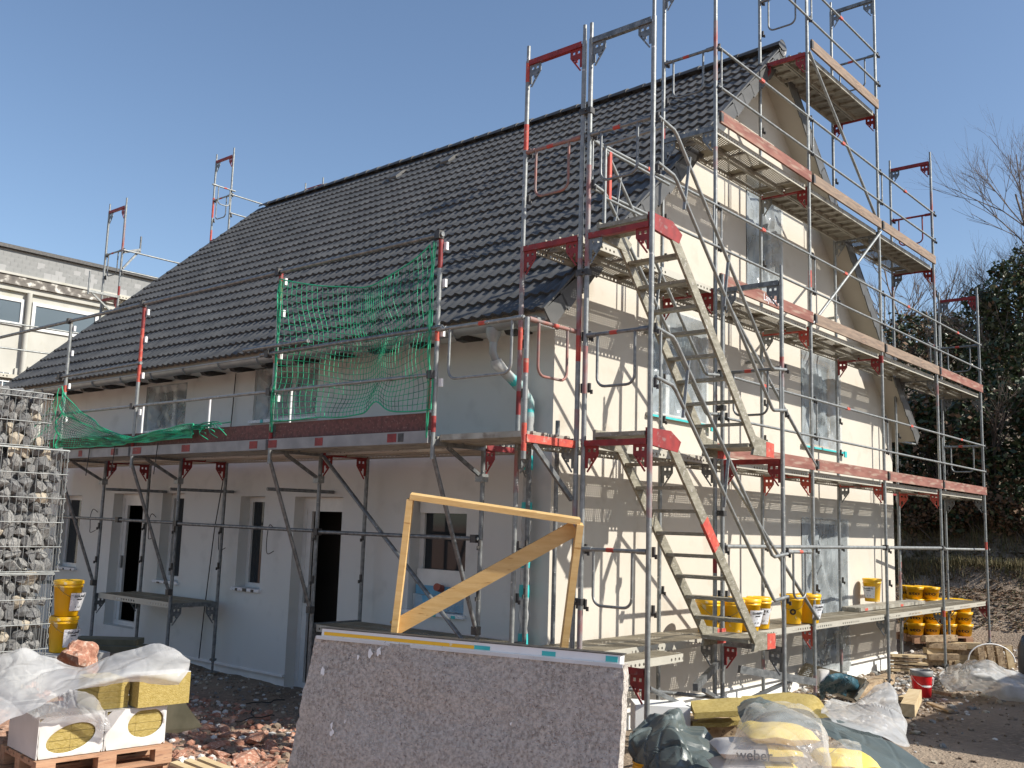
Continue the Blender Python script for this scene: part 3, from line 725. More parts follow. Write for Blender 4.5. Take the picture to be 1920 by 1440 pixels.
# ------------------------------------------------------------------ gable scaffold (frames stand across, axis Y)
gs=thing('gable_scaffold',(0,0,-1.15),'tall red and grey steel scaffold along the sunlit gable wall with wooden toe boards','scaffold')
RY=PI/2
colsL={0:(3,'r'),1:(4,'g'),2:(5,'r'),3:(5,'r'),4:(4,'r'),5:(3,'r')}
tcol={(0,3):'r',(0,2):'r',(0,1):'g',(1,3):'g',(1,4):'g',(2,4):'r',(2,3):'r',(3,4):'r',(3,5):'g',(3,3):'g',(4,4):'r',(4,3):'r',(5,3):'r',(4,2):'g',(5,2):'g',(3,2):'r',(2,2):'b',(1,2):'r'}
gcolm={(0,3):'g',(0,2):'r',(3,5):'g',(4,4):'g',(5,3):'g',(1,3):'g'}
for n in range(6):
    top=colsL[n][0]
    gz=ground_h(n*B,0)+.03
    for k in range(0,top+1):
        z0=(k-1)*LV if k else gz+.18
        frame(gs,n*B,0,RY,z0 if k else gz+.15,k*LV,col=tcol.get((n,k)),gcol=gcolm.get((n,k)),paint=.13 if n not in (0,) else .34,spig=(k==top),base=gz if k==0 else None)
# runs above the picture for the first two tall axes
frame(gs,B,0,RY,8,10,col='g')
kinds={(1,3):('perf','perf'),(2,3):('rib','rib'),(3,3):('rib','perf'),(2,4):('rib','rib'),(0,2):('perf','perf')}
decks=[(n,0) for n in range(5)]+[(n,1) for n in range(5)]+[(n,2) for n in range(5)]+[(n,3) for n in (1,2,3)]+[(2,4)]
for n,k in decks: deck_bay(gs,n*B,0,k*LV,B,'X',kinds.get((n,k),('perf','perf')))
for n,k in decks:
    if k==0: continue
    if n==0: continue
    guard(gs,n*B,-.036,k*LV,B)
    mt=woodr if (k,n) in ((2,1),(1,1),(1,2),(1,3),(1,4),(3,1),(2,4)) else woodg
    lab='red stained toe board' if mt is woodr else 'weathered brown toe board'
    o=tboard(gs,(n*B+.04,-.045,k*LV+.045),(n*B+B-.04,-.045,k*LV+.045),mt,lab=lab)
    if (k,n)==(2,1):
        me=text_mesh('Layher \u00ae',.13,redl if 0 else labelm,.001); put_text(me,(n*B+1.35,-.0625,k*LV+.12),(1,0,0),(0,0,1),o)
guard(gs,0,-.036,4,B)
guard(gs,2*B,-.036,10,B)
guard(gs,1*B,-.036,8,B)
tubep('guard_tube',gs,(B,-.03,1.03),(3*B,-.03,1.03),clamps=(.02,.98)); tubep('guard_tube',gs,(3*B-.1,-.04,1.03),(4*B,-.04,1.03),clamps=(.95,))
tubep('guard_tube',gs,(4.28*B-1,.72,1.0),(5*B+.55,.1,1.0))
for a,b in (((2*B,-.03,8),(3*B,-.03,6.05)),((3*B,-.03,6),(2*B,-.03,4.05)),((B,-.05,4),(2*B,-.05,2.1)),((B,-.05,2),(2*B,-.05,.1))): tubep('diagonal_brace',gs,a,b,.0215)
end_guard(gs,0,0,5,RY,'b'); end_guard(gs,2*B,0,9,RY,'g'); end_guard(gs,B,0,7,RY,'g'); end_guard(gs,4*B,0,7,RY,'r'); end_guard(gs,5*B,0,5,RY,'g'); end_guard(gs,5*B,0,3,RY,'w'); end_guard(gs,3*B,0,9,RY,'g'); end_guard(gs,5*B-.8,.73,5,0,'g',L=.7)
# short ends of tubes that anchor the frames to the wall
for n,z in ((1,3.6),(2,3.6),(3,4.7),(4,4.4)): tubep('wall_tie',gs,(n*B+.02,.70,z),(n*B+.05,.99,z))
# inner corner brackets holding the decks near the wall
bk=MB(); bk.beam((0,0,0),(.36,0,0),.04,.05); bk.beam((.0,0,-.30),(.33,0,-.03),.03,.03)
for n,k in ((1,1),(2,1),(4,3)):
    pass

# ------------------------------------------------------------------ stair tower
st=thing('stair_tower',(0,-.08,-1.15),'stair tower with two pale aluminium flights standing in front of the gable scaffold','scaffold')
TY0=-.81; TXR=2.66
for x,top in ((.005,3),(TXR,2)):
    gz=ground_h(x,TY0)+.03
    for k in range(0,top+1):
        cl={(0,3):'g',(0,2):'r',(0,1):'r',(0,0):'r',(1,2):'g',(1,1):'r',(1,0):'g'}[(0 if x<1 else 1,k)]
        frame(st,x,TY0,RY,(k-1)*LV if k else gz+.15,k*LV,col=cl,gcol={3:'g',2:'g',1:'r',0:'r'}[k],paint=.28,spig=(k==top),base=gz if k==0 else None)
def flight(z0,lab):
    """aluminium flight rising from right (x=TXR) to left (x=0)"""
    xb,xt=2.12,.42; y0,y1=TY0+.06,TY0+.62; zt=z0+LV+.03; zb=z0+.10
    f=MB(); f.box((xb-.15,y0-.001,zb-.022),(xb+.37,y1-.018,zb+.018))
    fl=f.build('stair_flight',[alu],st,org=(xb,y0,zb)); fl['label']=lab
    d=Vector((xt-xb,0,zt-zb)); 
    for y in (y0-.02,y1+.0):
        m=MB(); m.beam((xb,y,zb-.02),(xt,y,zt-.05),.028,.115,m=0); m.prism([(xb-.10,y-.0155,zb-.10),(xb+.38,y-.0155,zb-.10),(xb+.38,y-.0155,zb+.05),(xb-.02,y-.0155,zb+.10)],(0,.031,0),0)
        m.prism([(xb+.20,y-.017,zb-.102),(xb+.385,y-.017,zb-.102),(xb+.385,y-.017,zb+.052),(xb+.20,y-.017,zb+.06)],(0,.034,0),1)
        m.prism([(xt+.16,y-.0165,zt-.02),(xt-.02,y-.0165,zt+.07),(xt-.40,y-.0165,zt+.07),(xt-.40,y-.0165,zt-.08),(xt+.10,y-.0165,zt-.12)],(0,.033,0),2 if y<y0 else 0)
        m.build('stringer',[alu,redl,red],fl)
    n=8
    for i in range(1,n+1):
        t=i/(n+1); x=xb+d.x*t; z=zb+d.z*t
        q=MB(); q.box((x-.09,y0-.004,z-.012),(x+.06,y1-.016,z+.008)); q.box((x-.09,y0-.004,z-.026),(x-.078,y1-.016,z-.012)); q.build('tread',[alu],fl)
    q=MB(); q.box((xt-.42,y0-.006,zt-.0),(xt-.04,y1-.016,zt+.04)); 
    q.build('landing',[alu],fl)
    return fl
flight(0.0,'lower aluminium stair flight, red patch on its stringer'); flight(2.0,'upper aluminium stair flight')
q=MB(); a=Vector((2.12,TY0+.04,.08)); b=Vector((.42,TY0+.04,1.98)); q.beam(a.lerp(b,.50),a.lerp(b,.64),.031,.117); q.build('red_tape_patch',[redl],st)
def handrail(z0,y):
    m=MB()
    for dz,xo in ((1.0,0),(.55,.02)):
        P=[(0.02,y,z0+2+dz),(.30,y,z0+2+dz-.04),(.36,y,z0+2+dz-.08),(2.30+xo,y,z0+dz-.03),(2.36,y,z0+dz-.05),(TXR,y,z0+dz-.02)]
        m.path(P,.0185,8)
    for t in (.12,.52): m.beam((.36+1.94*t,y,z0+3-.08-2*t+.1),(.36+1.94*t-.10,y,z0+2.55-.08-2*t-.03+.03),.03,.012)
    m.tube((TXR-.14,y,z0+.5),(TXR-.14,y,z0+1),.0125,6); m.tube((.10,y,z0+2.5),(.10,y,z0+3),.0125,6)
    m.build('handrail',[galv],st,org=(0,y,z0+2))
handrail(0,TY0-.045); handrail(2,TY0-.045)
handrail(2,-.08+.03)
for z,c in ((5,'g'),(3,'g'),(1,'w')): end_guard(st,.005,TY0,z,RY,c)
end_guard(st,TXR,TY0,3,RY,'g'); end_guard(st,TXR+.03,TY0-.02,1,0.0,'w',L=.62)
# guard posts round the top landing
tp=MB(); tp.tube((.30,-.06,4.0),(.30,-.06,5.0),.02,8); tp.tube((.30,-.06,5.0),(.30,-.78,5.02),.018,8,0)
for z in (4.95,4.45): tp.tube((.30,-.06,z),(1.5,-.06,z-.02),.016,8)
tp.box((.36,-.075,4.45),(.40,-.045,4.95),1); tp.build('landing_guard',[galv,redl],st)
plank(st,.04,TY0+.40,-.0,1.25,0,'perf')
m=MB(); m.beam((TXR-.05,-.05,-.25),(1.35,-.5,-.32),.05,.07); m.beam((TXR-.05,-.05,-.62),(1.6,-.45,-.38),.04,.04); m.beam((TXR-.03,-.3,-.28),(TXR+.9,-.75,-.45),.05,.08); m.beam((TXR-.03,-.1,-.75),(TXR+.6,-.6,-.42),.03,.04); m.build('bracket',[galvd],st)
tubep('diagonal_brace',st,(.1,-.06,-.22),(TXR-.1,-.2,-.60),.0215,galvd)
# couplers tying the tower to the scaffold
cp=MB(); cp.box((-.03,-.11,-.03),(.04,.03,.03)); cp.tube((-.05,-.05,0),(.06,-.05,0),.012,6); cpm=cp.mesh('coupler',[iron])
for z in (5.25,3.62,.52): place('coupler',cpm,(0,0,z),st)
for z in (2.6,1.4): place('coupler',cpm,(TXR,0,z),st)
for z in (-.62,): tubep('diagonal_brace',st,(.1,TY0+.04,z+.45),(TXR-1.1,TY0+.3,z-.0),.0215,galvd)

# ------------------------------------------------------------------ eaves scaffold (frames across axis X)
es_=thing('eaves_scaffold',(0,1.18,-1.12),'low scaffold along the shaded eaves wall with bracket deck and red and silver edge','scaffold')
EY=[1.177,3.783,6.839,8.95,11.9]
for i,y in enumerate(EY):
    gz=ground_h(.3,y)+.02
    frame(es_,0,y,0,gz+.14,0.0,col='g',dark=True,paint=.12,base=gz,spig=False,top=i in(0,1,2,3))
    frame(es_,0,y,0,0,2.0,col='r',dark=True,gcol='r' if i else 'g',paint=.15,spig=False)  # darker zinc on these standards puts the eaves shade into their colour
    b=MB()   # bracket carrying the outer plank run
    b.beam((0,y,1.965),(-.73,y,1.965),.045,.06,m=0); b.beam((-.52,y,1.93),(0,y,1.66),.03,.035,m=0); b.tube((-.73,y,1.80),(-.73,y,2.10),.022,8,1); b.box((-.06,y-.05,1.62),(.03,y+.05,1.70),1)
    b.build('bracket',[galvd,galv],es_,org=(0,y,1.96))
    tubep('bracket_strut',es_,(-.72,y,1.84),(-.03,y-.02,.12),.0225,galvd,clamps=(.98,))
    if i==0 or i==1: post_top=4.04
    else: post_top=4.04
    m=MB(); P0=Vector((-.73,y,2.06)); P1=Vector((-.73,y,4.04))
    m.tube(P0,P0.lerp(P1,.08),.0245,10,1); m.tube(P0.lerp(P1,.08),P0.lerp(P1,.45),.0242,10,0); m.tube(P0.lerp(P1,.45),P0.lerp(P1,.50),.0247,10,2)
    m.tube(P0.lerp(P1,.5),P0.lerp(P1,.82),.0242,10,0 if i!=2 else 2); m.tube(P0.lerp(P1,.82),P1,.0245,10,1 if i<3 else 0)
    for h in (.25,.5,.75,.94): c=P0.lerp(P1,h); m.box(c+Vector((.02,-.06,-.05)),c+Vector((.05,-.02,.03)),3)
    m.build('guard_post',[galv,red,redl,white],es_,org=P0)
for a,b in zip(EY,EY[1:]):
    deck_bay(es_,0,a,2.0,b-a,'Y')
    plank(es_,-.02,a+.02,2.03,b-a-.04,PI/2,'flat'); plank(es_,-.36,a+.02,2.03,b-a-.04,PI/2,'flat')
# red / silver bordered edge board
for i,(a,b) in enumerate(zip(EY,EY[1:])):
    m=MB(); x=-.77; L=b-a
    m.box((x-.005,a+.03,1.955),(x+.03,b-.03,2.075),0)
    for t,l,k in (((.06,.05,1),(.52,.06,1),(.9,.07,1)) if i%2 else ((.14,.03,2),(.18,.05,1),(.62,.05,1),(.93,.06,1))): m.box((x-.008,a+L*t,1.975),(x-.004,a+L*(t+l),2.06),k)
    o=m.build('edge_board',[greyp,redl if 0 else red,iron],es_,org=(x,a,2))
    tboard(es_,(-.71,b-.03,2.085),(-.71,a+.03,2.085),woodd,h=.17,t=.03,lab='dark brown toe board')
for z,sh in ((4.02,0.0),):
    for a,b in zip(EY,EY[1:]): tubep('guard_tube',es_,(-.755,a-.05,z),(-.755,b+.05,z),.0242,galvd,clamps=(.02,))
tubep('guard_tube',es_,(-.755,11.9,4.0),(-.755,15.5,3.9),.0242,galvd)
for a,b,z in ((EY[0],EY[1],3.08),(EY[2],EY[3],3.2)): tubep('guard_tube',es_,(-.765,a-.1,z),(-.765,b+.25,z-.02),.0222,galvd,clamps=(.95,))
for a,b in zip(EY,EY[1:]): tubep('guard_tube',es_,(-.76,a,2.62),(-.76,b,2.62),.018,galv,clamps=(.01,))
tubep('guard_tube',es_,(-.86,EY[1]-.75,3.12),(-.80,EY[1]+.55,3.14),.0222,galvd)
for y in (EY[1]-.28,EY[2]-.12,EY[0]+.12,EY[3]+.1,EY[1]+1.35): tubep('toe_board_post',es_,(-.69,y,2.05),(-.69,y,2.62),.0135,redl if y<1.6 else white)
tubep('guard_tube',es_,(-.03,EY[0],1.05),(-.03,EY[1],1.05),.0222,galvd,clamps=(.02,.98)); tubep('guard_tube',es_,(-.03,EY[1]+.02,1.06),(-.03,EY[2],1.08),.0222,galvd,clamps=(.98,)); tubep('guard_tube',es_,(-.035,EY[2],1.09),(-.035,EY[4],1.12),.0222,galvd,clamps=(.3,))
tubep('diagonal_brace',es_,(.0,EY[1]-.05,1.93),(.0,EY[0]+.08,-.05),.0242,galvd)
for y in (EY[2]+.2,EY[3]-.1,EY[1]+1.0): tubep('wall_tie',es_,(-.02,y,1.55),(.88,y-.2,1.55),.0222,galvd)
deck_bay(es_,0,EY[2],-.02,EY[3]-EY[2],'Y'); deck_bay(es_,0,EY[0],-.04,EY[1]-EY[0],'Y',('perf','perf'))
# corner bay
cor=MB(); cor.tube((-.735,.03,1.78),(-.735,.03,3.06),.0242,10,0); cor.tube((-.735,.03,2.55),(-.735,.03,2.68),.0248,10,1); cor.tube((-.735,.03,1.85),(-.735,.03,2.1),.0248,10,1); cor.build('guard_post',[galv,redl],es_,org=(-.735,.03,2))
end_guard(es_,-.735,.03,3.05,0,'b',L=.74); end_guard(es_,-.755,1.15,3.06,-PI/2,'w',L=1.1)
for i in range(2): plank(es_,-.02-.34*i,.05,2.04,1.10,PI/2,'flat')
m=MB(); m.beam((-.735,0.02,1.965),(.0,0.02,1.965),.05,.07,m=0); m.beam((-.62,.02,1.93),(-.03,.02,1.45),.03,.045,m=1); m.build('bracket',[redl,galvd],es_,org=(0,.02,1.96))
tubep('frame_post',es_,(.73,.80,-1.0),(.73,.80,2.3),.0242,galvd)
# planks leaning at the left end, loose ties
for y in (7.9,7.2,6.1): tubep('hanging_strap',es_,(-.79,y,2.10),(-.80,y+.03,1.70),.006,cable)

# ------------------------------------------------------------------ rear scaffold, seen over the roof and past the left end
rs_=thing('rear_scaffold',(1,14.4,-1.0),'scaffold behind the house whose frame tops rise above the roof and left verge','scaffold')
RYY=14.35
for x,z1,up in ((2.71,7.80,2),(5.26,9.75,2),(7.94,9.80,1)):
    for k in range(4):
        zt=z1-2*k
        if zt>0: frame(rs_,x,RYY,RY,zt-2,zt,col='r',gcol='g' if k else _fr.choice('rg'),paint=.25,spig=(k==0))
for x0,x1,z in ((2.71,5.26,5.85),(5.26,7.94,7.8),(0,2.71,3.85),(-2.6,0,3.85)):
    deck_bay(rs_,x0,RYY,z-.05,x1-x0,'X',('perf','flat'))
for x0,x1,z in ((2.71,5.26,5.8),(5.26,7.94,7.75)):
    for zz in (.55,1.0): tubep('guard_tube',rs_,(x0,RYY-.04,z+zz),(x1,RYY-.04,z+zz),.018)
for zz in (1.0,.5): tubep('guard_tube',rs_,(-2.6,RYY-.04,3.75+zz),(2.6,RYY-.04,3.85+zz),.018)
end_guard(rs_,2.71,RYY,6.8,RY,'g'); end_guard(rs_,5.26,RYY,8.75,RY,'g'); end_guard(rs_,4.72,RYY-.05,8.85,0,'w',L=.62,drop=.42)
m=MB(); m.beam((2.71,RYY,6.75),(3.11,RYY,6.9),.06,.05); m.beam((2.75,RYY,6.40),(3.08,RYY,6.85),.04,.04); m.tube((3.11,RYY,6.8),(3.11,RYY,7.2),.02,8); m.build('bracket',[galvd],rs_)
m=MB(); m.beam((2.68,RYY,5.77),(2.05,RYY,5.77),.06,.05); m.beam((2.68,RYY,5.35),(2.1,RYY,5.77),.03,.03); m.tube((2.05,RYY,5.7),(2.05,RYY,6.2),.02,8); m.build('bracket',[galv],rs_)
for x in (0,-2.6): frame(rs_,x,RYY,RY,1.75,3.7,col='g')
# scaffold on the far eaves side, a few uprights visible past the right corner
fs=thing('far_side_scaffold',(11.9,1.6,-1.1),'few uprights of a scaffold beyond the right corner of the house','scaffold')
for x,y,z1,c in ((11.75,1.4,2.05,'r'),(11.8,3.9,2.05,'g'),(11.85,6.4,2.05,'r')): frame(fs,x,y,0,ground_h(x,y)+.05,z1,col=c,paint=.25); 
tubep('diagonal_brace',fs,(11.78,1.45,1.9),(11.78,3.9,-.7),.0215)
tubep('guard_tube',fs,(11.7,1.45,1.0),(11.7,3.9,1.0),.0222); tubep('guard_tube',fs,(11.7,1.3,3.05),(12.9,1.2,3.05),.0222)
deck_bay(fs,11.75,1.4,2.05,2.5,'Y'); deck_bay(fs,11.8,3.9,2.05,2.5,'Y')

# ------------------------------------------------------------------ safety nets
def net(name,label,fn,nu,nv,mt,r=.0028,group=None,parent=None,skip=None):
    m=MB(); P=[[fn(i/nu,j/nv) for j in range(nv+1)] for i in range(nu+1)]
    for i in range(nu+1):
        for j in range(nv+1):
            if skip and skip(i/nu,j/nv): continue
            k=0 if nz((i*.3,j*.2,5))>-.1 else 1
            if i<nu and not (skip and skip((i+1)/nu,j/nv)): m.tube(P[i][j],P[i+1][j],r,3,k,caps=False)
            if j<nv and not (skip and skip(i/nu,(j+1)/nv)): m.tube(P[i][j],P[i][j+1],r,3,k,caps=False)
    for row in ([P[i][0] for i in range(nu+1)],[P[i][nv] for i in range(nu+1)],P[0],P[nu]):
        if not skip: m.path(row,r*2.1,5,0)
    o=m.build(name,[greennet,greennetd],None,org=P[0][0]); return tagk(o,label,'net',group)
y0,y1=EY[0],EY[1]
def fn1(u,v):
    uu=u**1.0; y=y0+.05+(y1-y0-.10)*(uu+.10*math.sin(PI*uu)*(-1)+ (.06*math.sin(2*PI*uu)))
    top=3.93-.30*math.sin(PI*u)**.8*1.0; bot=2.28+.0*u+.13*math.exp(-((u-.36)/.08)**2)
    z=bot+(top-bot)*v+.05*nz((u*4,v*3,1)) - .10*math.sin(PI*v)*math.sin(PI*u)
    x=-.775+.10*math.sin(PI*u)*math.sin(PI*v)+.06*nz((u*3,v*4,7))
    yy=y+.10*(v-.5)*(1-u)*1.2+ .05*nz((u*5,v*5,2))
    return Vector((x,min(max(yy,y0+.0),y1+.0),z))
net('safety_net','green safety net stretched between two tall posts in front of the roof edge',fn1,42,23,greennet,r=.0038)
bun=MB()
for k in range(9):
    P=[Vector((-.77+.05*nz((k,z*2.3,1)),y1-.06+.07*nz((k*1.7,z*3.1,4)),2.15+1.75*z)) for z in [i/26 for i in range(27)]]
    bun.path(P,.004,3,k%2)
    P=[Vector((-.79+.04*nz((k,z*2.3,9)),y0+.03+.05*nz((k*1.3,z*2.1,8)),2.0+1.95*z)) for z in [i/20 for i in range(21)]]
    if k<4: bun.path(P,.0035,3,k%2)
o=bun.build('net_bundle',[greennet,greennetd],None,org=(-.77,y1,2.1)); tagk(o,'bunched green net cords hanging along the two posts of the stretched net','net cord')
def fn2(u,v):
    # hangs from the post at EY[3] and sags along the toe board towards EY[1]
    y=EY[3]-.08-(EY[3]-5.35)*u
    top=3.02-.83*min(1,u*1.75)**.62*1.0 if u<.57 else 2.19+.12*max(0,(u-.57)/.43)
    if u>.57: bot=2.08+.06*u
    else: bot=2.1
    z=bot+(top-bot)*v+.02*nz((u*9,v*3,1)); x=-.80+.08*nz((u*6,v*4,7))*1.2-.02
    return Vector((x,y+.12*nz((u*4,v*6,3)),z))
net('safety_net','slack green net sagging from a post down onto the dark toe board',fn2,70,19,greennet,r=.0042)
def fn3(u,v):
    y=EY[3]+.05+3.2*u; top=3.0-1.0*min(1,u*2.2)**.8 if u<.45 else 2.0+.2*(u-.45)
    return Vector((-.80+.08*nz((u*6,v*4,9)),y,2.05+(max(top,2.2)-2.05)*v+.02*nz((u*9,v*3,1))))
net('safety_net','slack green net beside the topmost stone basket at the left',fn3,40,12,greennet,r=.003)
rp=MB()
for k in range(10):
    P=[Vector((-.80+.10*nz((k,t*3,1)),EY[1]+1.55-.9*t*(.3+.07*k)+.1*nz((k,t*4,2)),2.24+.10*math.sin(t*9+k)*nz((k,t,1))+.02*k/3-.25*max(0,t-.7)*(k%3))) for t in [i/16 for i in range(17)]]
    rp.path(P,.007,4,k%2)
o=rp.build('rope_knot',[greennet,greennetd],None,org=(-.8,EY[1]+1.4,2.2)); tagk(o,'knotted green rope end lying over the dark toe board','rope')
def fn4(u,v): return Vector((-2.6+2.2*u,14.25-.1*v,2.3+1.6*v*(1-.8*u)+.1*nz((u*4,v*3,2))))
net('safety_net','green net hanging at the far left edge before the pale school-like building',fn4,20,12,greennet,r=.006)

# ------------------------------------------------------------------ gabions
def rock_mesh(name,mt,seed,sub=1,rough_=.28,flat=1.0):
    bm=bmesh.new(); bmesh.ops.create_icosphere(bm,subdivisions=sub,radius=.5)
    for v in bm.verts:
        p=v.co*1.0; k=1+rough_*2*nz(p*2.2+Vector((seed*3.7,seed,0)))+.10*nz(p*7+Vector((seed,0,4)))
        v.co=Vector((p.x*k,p.y*k,p.z*k*flat))
    me=bpy.data.meshes.new(name); bm.to_mesh(me); bm.free(); me.materials.append(mt); return me
stm=[rock_mesh('stone',grav[[0,0,1,2,0,1][i%6]],i+1,1,.42) for i in range(9)]
GY=2.92
def gabion(x1,z0,z1,label,n_seed,wx=1.0):
    x0=x1-wx; t=thing('gabion',((x0+x1)/2,GY+.5,z0),label,'gabion','stone filled wire baskets stacked at the left')
    R=random.Random(n_seed)
    m=MB(); rw=.0034
    nx=int(round(wx/.05)); 
    for face,yy in ((0,GY),):
        for i in range(nx+1):
            x=x1-i*.05+R.uniform(-.002,.002); m.tube((x,yy,z0+.0),(x+R.uniform(-.004,.004),yy,z1),rw*.8,4,caps=False)
        k=0; z=z0
        while z<z1+.01:
            m.tube((x0,yy-.006,z),(x1+.015,yy-.006,z),rw*1.25,5); z+=.205
        m.tube((x0,yy,z1),(x1+.01,yy,z1),rw*1.8,5); m.tube((x0,yy,z0),(x1+.01,yy,z0),rw*1.6,5)
    for i in range(20):
        y=GY+i*.05; m.tube((x1,y,z0),(x1,y,z1),rw*.8,4,caps=False)
    z=z0
    while z<z1+.01: m.tube((x1,GY,z),(x1,GY+.95,z),rw*1.25,5); z+=.205
    for i in range(nx+1): x=x1-i*.05; m.tube((x,GY,z1),(x,GY+.95,z1),rw*.8,4,caps=False)
    m.path([(x1+.012*math.cos(a_*.5),GY+.012*math.sin(a_*.5),z0+(z1-z0)*a_/150) for a_ in range(151)],rw*.8,4)
    m.build('wire_mesh',[galv],t)
    s=.098; rows=int((z1-z0)/s); cols=int(wx/s)
    core=MB(); core.box((x0,GY+.14,z0+.02),(x1-.12,GY+.9,z1-.06)); core.build('stone_core',[grav[1]],t)
    for r in range(rows+1):
        for c in range(cols+1):
            x=x1-.055-c*s+R.uniform(-.02,.02)+(s/2 if r%2 else 0)*-1; z=z0+.05+r*(z1-z0-.08)/rows+R.uniform(-.02,.015)
            if x<x0: continue
            sc=R.uniform(.095,.155)
            place('stone',R.choice(stm),(x,GY+.075+R.uniform(0,.03),z),t,rot=(R.uniform(0,6),R.uniform(0,6),R.uniform(0,6)),scale=(sc*R.uniform(.8,1.25),sc*R.uniform(.7,1.0),sc*R.uniform(.75,1.05)))
    for r in range(rows):   # seen end face
        for c in range(3):
            sc=R.uniform(.10,.16); place('stone',R.choice(stm),(x1-.07,GY+.25+c*.2,z0+.06+r*s),t,rot=(R.uniform(0,6),R.uniform(0,6),R.uniform(0,6)),scale=sc)
    for c in range(8):
        sc=R.uniform(.10,.15); place('stone',R.choice(stm),(x1-.1-c*.11,GY+.22,z1-.06),t,rot=(R.uniform(0,6),R.uniform(0,6),R.uniform(0,6)),scale=sc)
    return t
gzb=-.36
gabion(-3.435,.69,1.72,'stone filled wire basket in the middle of the left stack',2)
gabion(-3.62,1.735,2.19,'low topmost stone basket, stepped back from the one below',3,wx=.85)
gabion(-3.47,gzb,.675,'lowest stone basket, behind the milky film and yellow buckets',4)

# ------------------------------------------------------------------ buckets
BK={}
def bucket_parts():
    prof=[(.0,0),(.112,0),(.118,.006),(.142,.30),(.148,.302),(.148,.318),(.143,.32),(.143,.345),(.150,.348),(.150,.362)]
    m=MB(); m.lathe(prof,n=28); BK['body']=m.mesh('body',[yellow])
    m=MB(); m.lathe([(.1545,.338),(.1545,.372),(.146,.378),(.140,.370),(.0,.366)],n=28); BK['lid']=m.mesh('lid',[yellow])
    m=MB(); P=[(.149*math.cos(t),.149*math.sin(t)-0,.31-.13*math.sin(t)) for t in [PI*i/14 for i in range(15)]]
    P=[(p[0]*1.03,-abs(p[1])*1.10-.004,p[2]) for p in P]; m.path(P,.0022,5); m.tube((-.03,-.166,.182),(.03,-.166,.182),.007,6,1)
    BK['handle']=m.mesh('handle',[iron,black])
    m=MB(); G=[]
    for z in (.06,.25):
        G.append([((.1205+.076*z/.30*1.02)*math.sin(t),-(.1205+.076*z/.30*1.02)*math.cos(t),z) for t in [(-.62+1.24*i/8) for i in range(9)]])
    m.grid(G); BK['label']=m.mesh('label',[labelm])
bucket_parts()
def wrap_text(body,size,z,mt,bold=0):
    me=text_mesh(body,size,mt,.0006,bold)
    for v in me.vertices:
        R=.1225+.076*(z+v.co.y)/.30+.0012; t=v.co.x/R; zz=v.co.z
        v.co=Vector(((R+zz)*math.sin(t),-(R+zz)*math.cos(t),z+v.co.y))
    return me
LT={'stolit':wrap_text('Stolit\u00ae K',.042,.215,black,.0004),'small':wrap_text('K 1,5',.03,.10,black),'sto':wrap_text('sto',.150,.17,black,.004),'o':wrap_text('o',.15,.17,black,.004),'levell':wrap_text('StoLevell',.040,.215,black,.0004)}
def bucket(p,label,rz,lid=True,face='label',txt='stolit',sc=1.0,group=None):
    t=thing('bucket',p,label,'bucket',group); t.rotation_euler=(0,0,rz); t.scale=sc if hasattr(sc,'__len__') else (sc,)*3
    def ch(n,me):
        o=bpy.data.objects.new(n,me); COL.objects.link(o); o.parent=t; return o
    ch('body',BK['body'])
    if lid: ch('lid',BK['lid'])
    ch('handle',BK['handle'])
    if face=='label': l=ch('label',BK['label']); ch('lettering',LT[txt]) if False else None; q=bpy.data.objects.new('lettering',LT[txt]); COL.objects.link(q); q.parent=l; q=bpy.data.objects.new('lettering',LT['small']); COL.objects.link(q); q.parent=l
    else: ch('lettering',LT[face])
    return t
# facing helper: local -Y of the bucket looks to the camera at angle
def face(p,off=0.0): return math.atan2(-7.44613-p[0],-( -5.60144-p[1]))+off if False else math.atan2(p[0]-(-7.44613),-(p[1]-(-5.60144)))*-1*-1*0+ math.atan2((-5.60144)-p[1],(-7.44613)-p[0])+PI/2+off
dz=.036
bks=[((3.02,.30),'yellow bucket behind the stair posts, leftmost on the scaffold deck',.9,'sto','stolit'),((3.28,.14),'yellow bucket showing black letters between the stair stringers',-.5,'sto','stolit'),
     ((3.62,.10),'yellow bucket with white label turned right beside the stair stringer',.75,'label','stolit'),((4.02,.16),'yellow bucket with large white label facing front, right of the stringer',.25,'label','stolit'),
     ((5.02,.20),'yellow bucket marked with a black letter behind a handrail loop',.1,'o','stolit'),((5.34,.10),'yellow bucket with narrow label next to the diagonal brace foot',.9,'label','stolit'),
     ((3.55,.42),'yellow bucket half hidden behind the row on the deck',.2,'label','stolit')]
for (x,y),lab,off,fc,tx in bks: bucket((x,y,dz),lab,face((x,y),off),face=fc,txt=tx,group='yellow plaster buckets on the lowest scaffold deck')
p=(9.35,.78,.115); bucket(p,'yellow bucket with big label standing on the extra plank near the house corner',face(p,-.35),group='yellow plaster buckets on the lowest scaffold deck')
plank(gs,7.9,.42,.095,3.0,0,'flat',.30,'loose plank lying over the deck'); 
LBX=(-2.277,5.123,-0.292)
bl=bucket(LBX,'lower yellow bucket of the pair beside the stone baskets',face(LBX,.7),txt='levell',group='yellow buckets beside the stone baskets')
bucket((LBX[0]+.02,LBX[1],LBX[2]+.378),'upper yellow bucket of the pair beside the stone baskets',face(LBX,.8),txt='levell',group='yellow buckets beside the stone baskets')
m=MB(); m.box((LBX[0]-.5,LBX[1]-.3,ground_h(LBX[0],LBX[1])-.1),(LBX[0]+.4,LBX[1]+.5,LBX[2]-.003)); tagk(m.build('concrete_block',[concrete]),'grey block under the pair of yellow buckets','block')
YB=(-0.546,-1.219,-0.619); yb=(YB[0],YB[1],YB[2]-.36); bucket(yb,'open yellow bucket at the bottom edge below the scaffold post',face(yb,2.2),lid=False,face='label',group=None,sc=1.05)
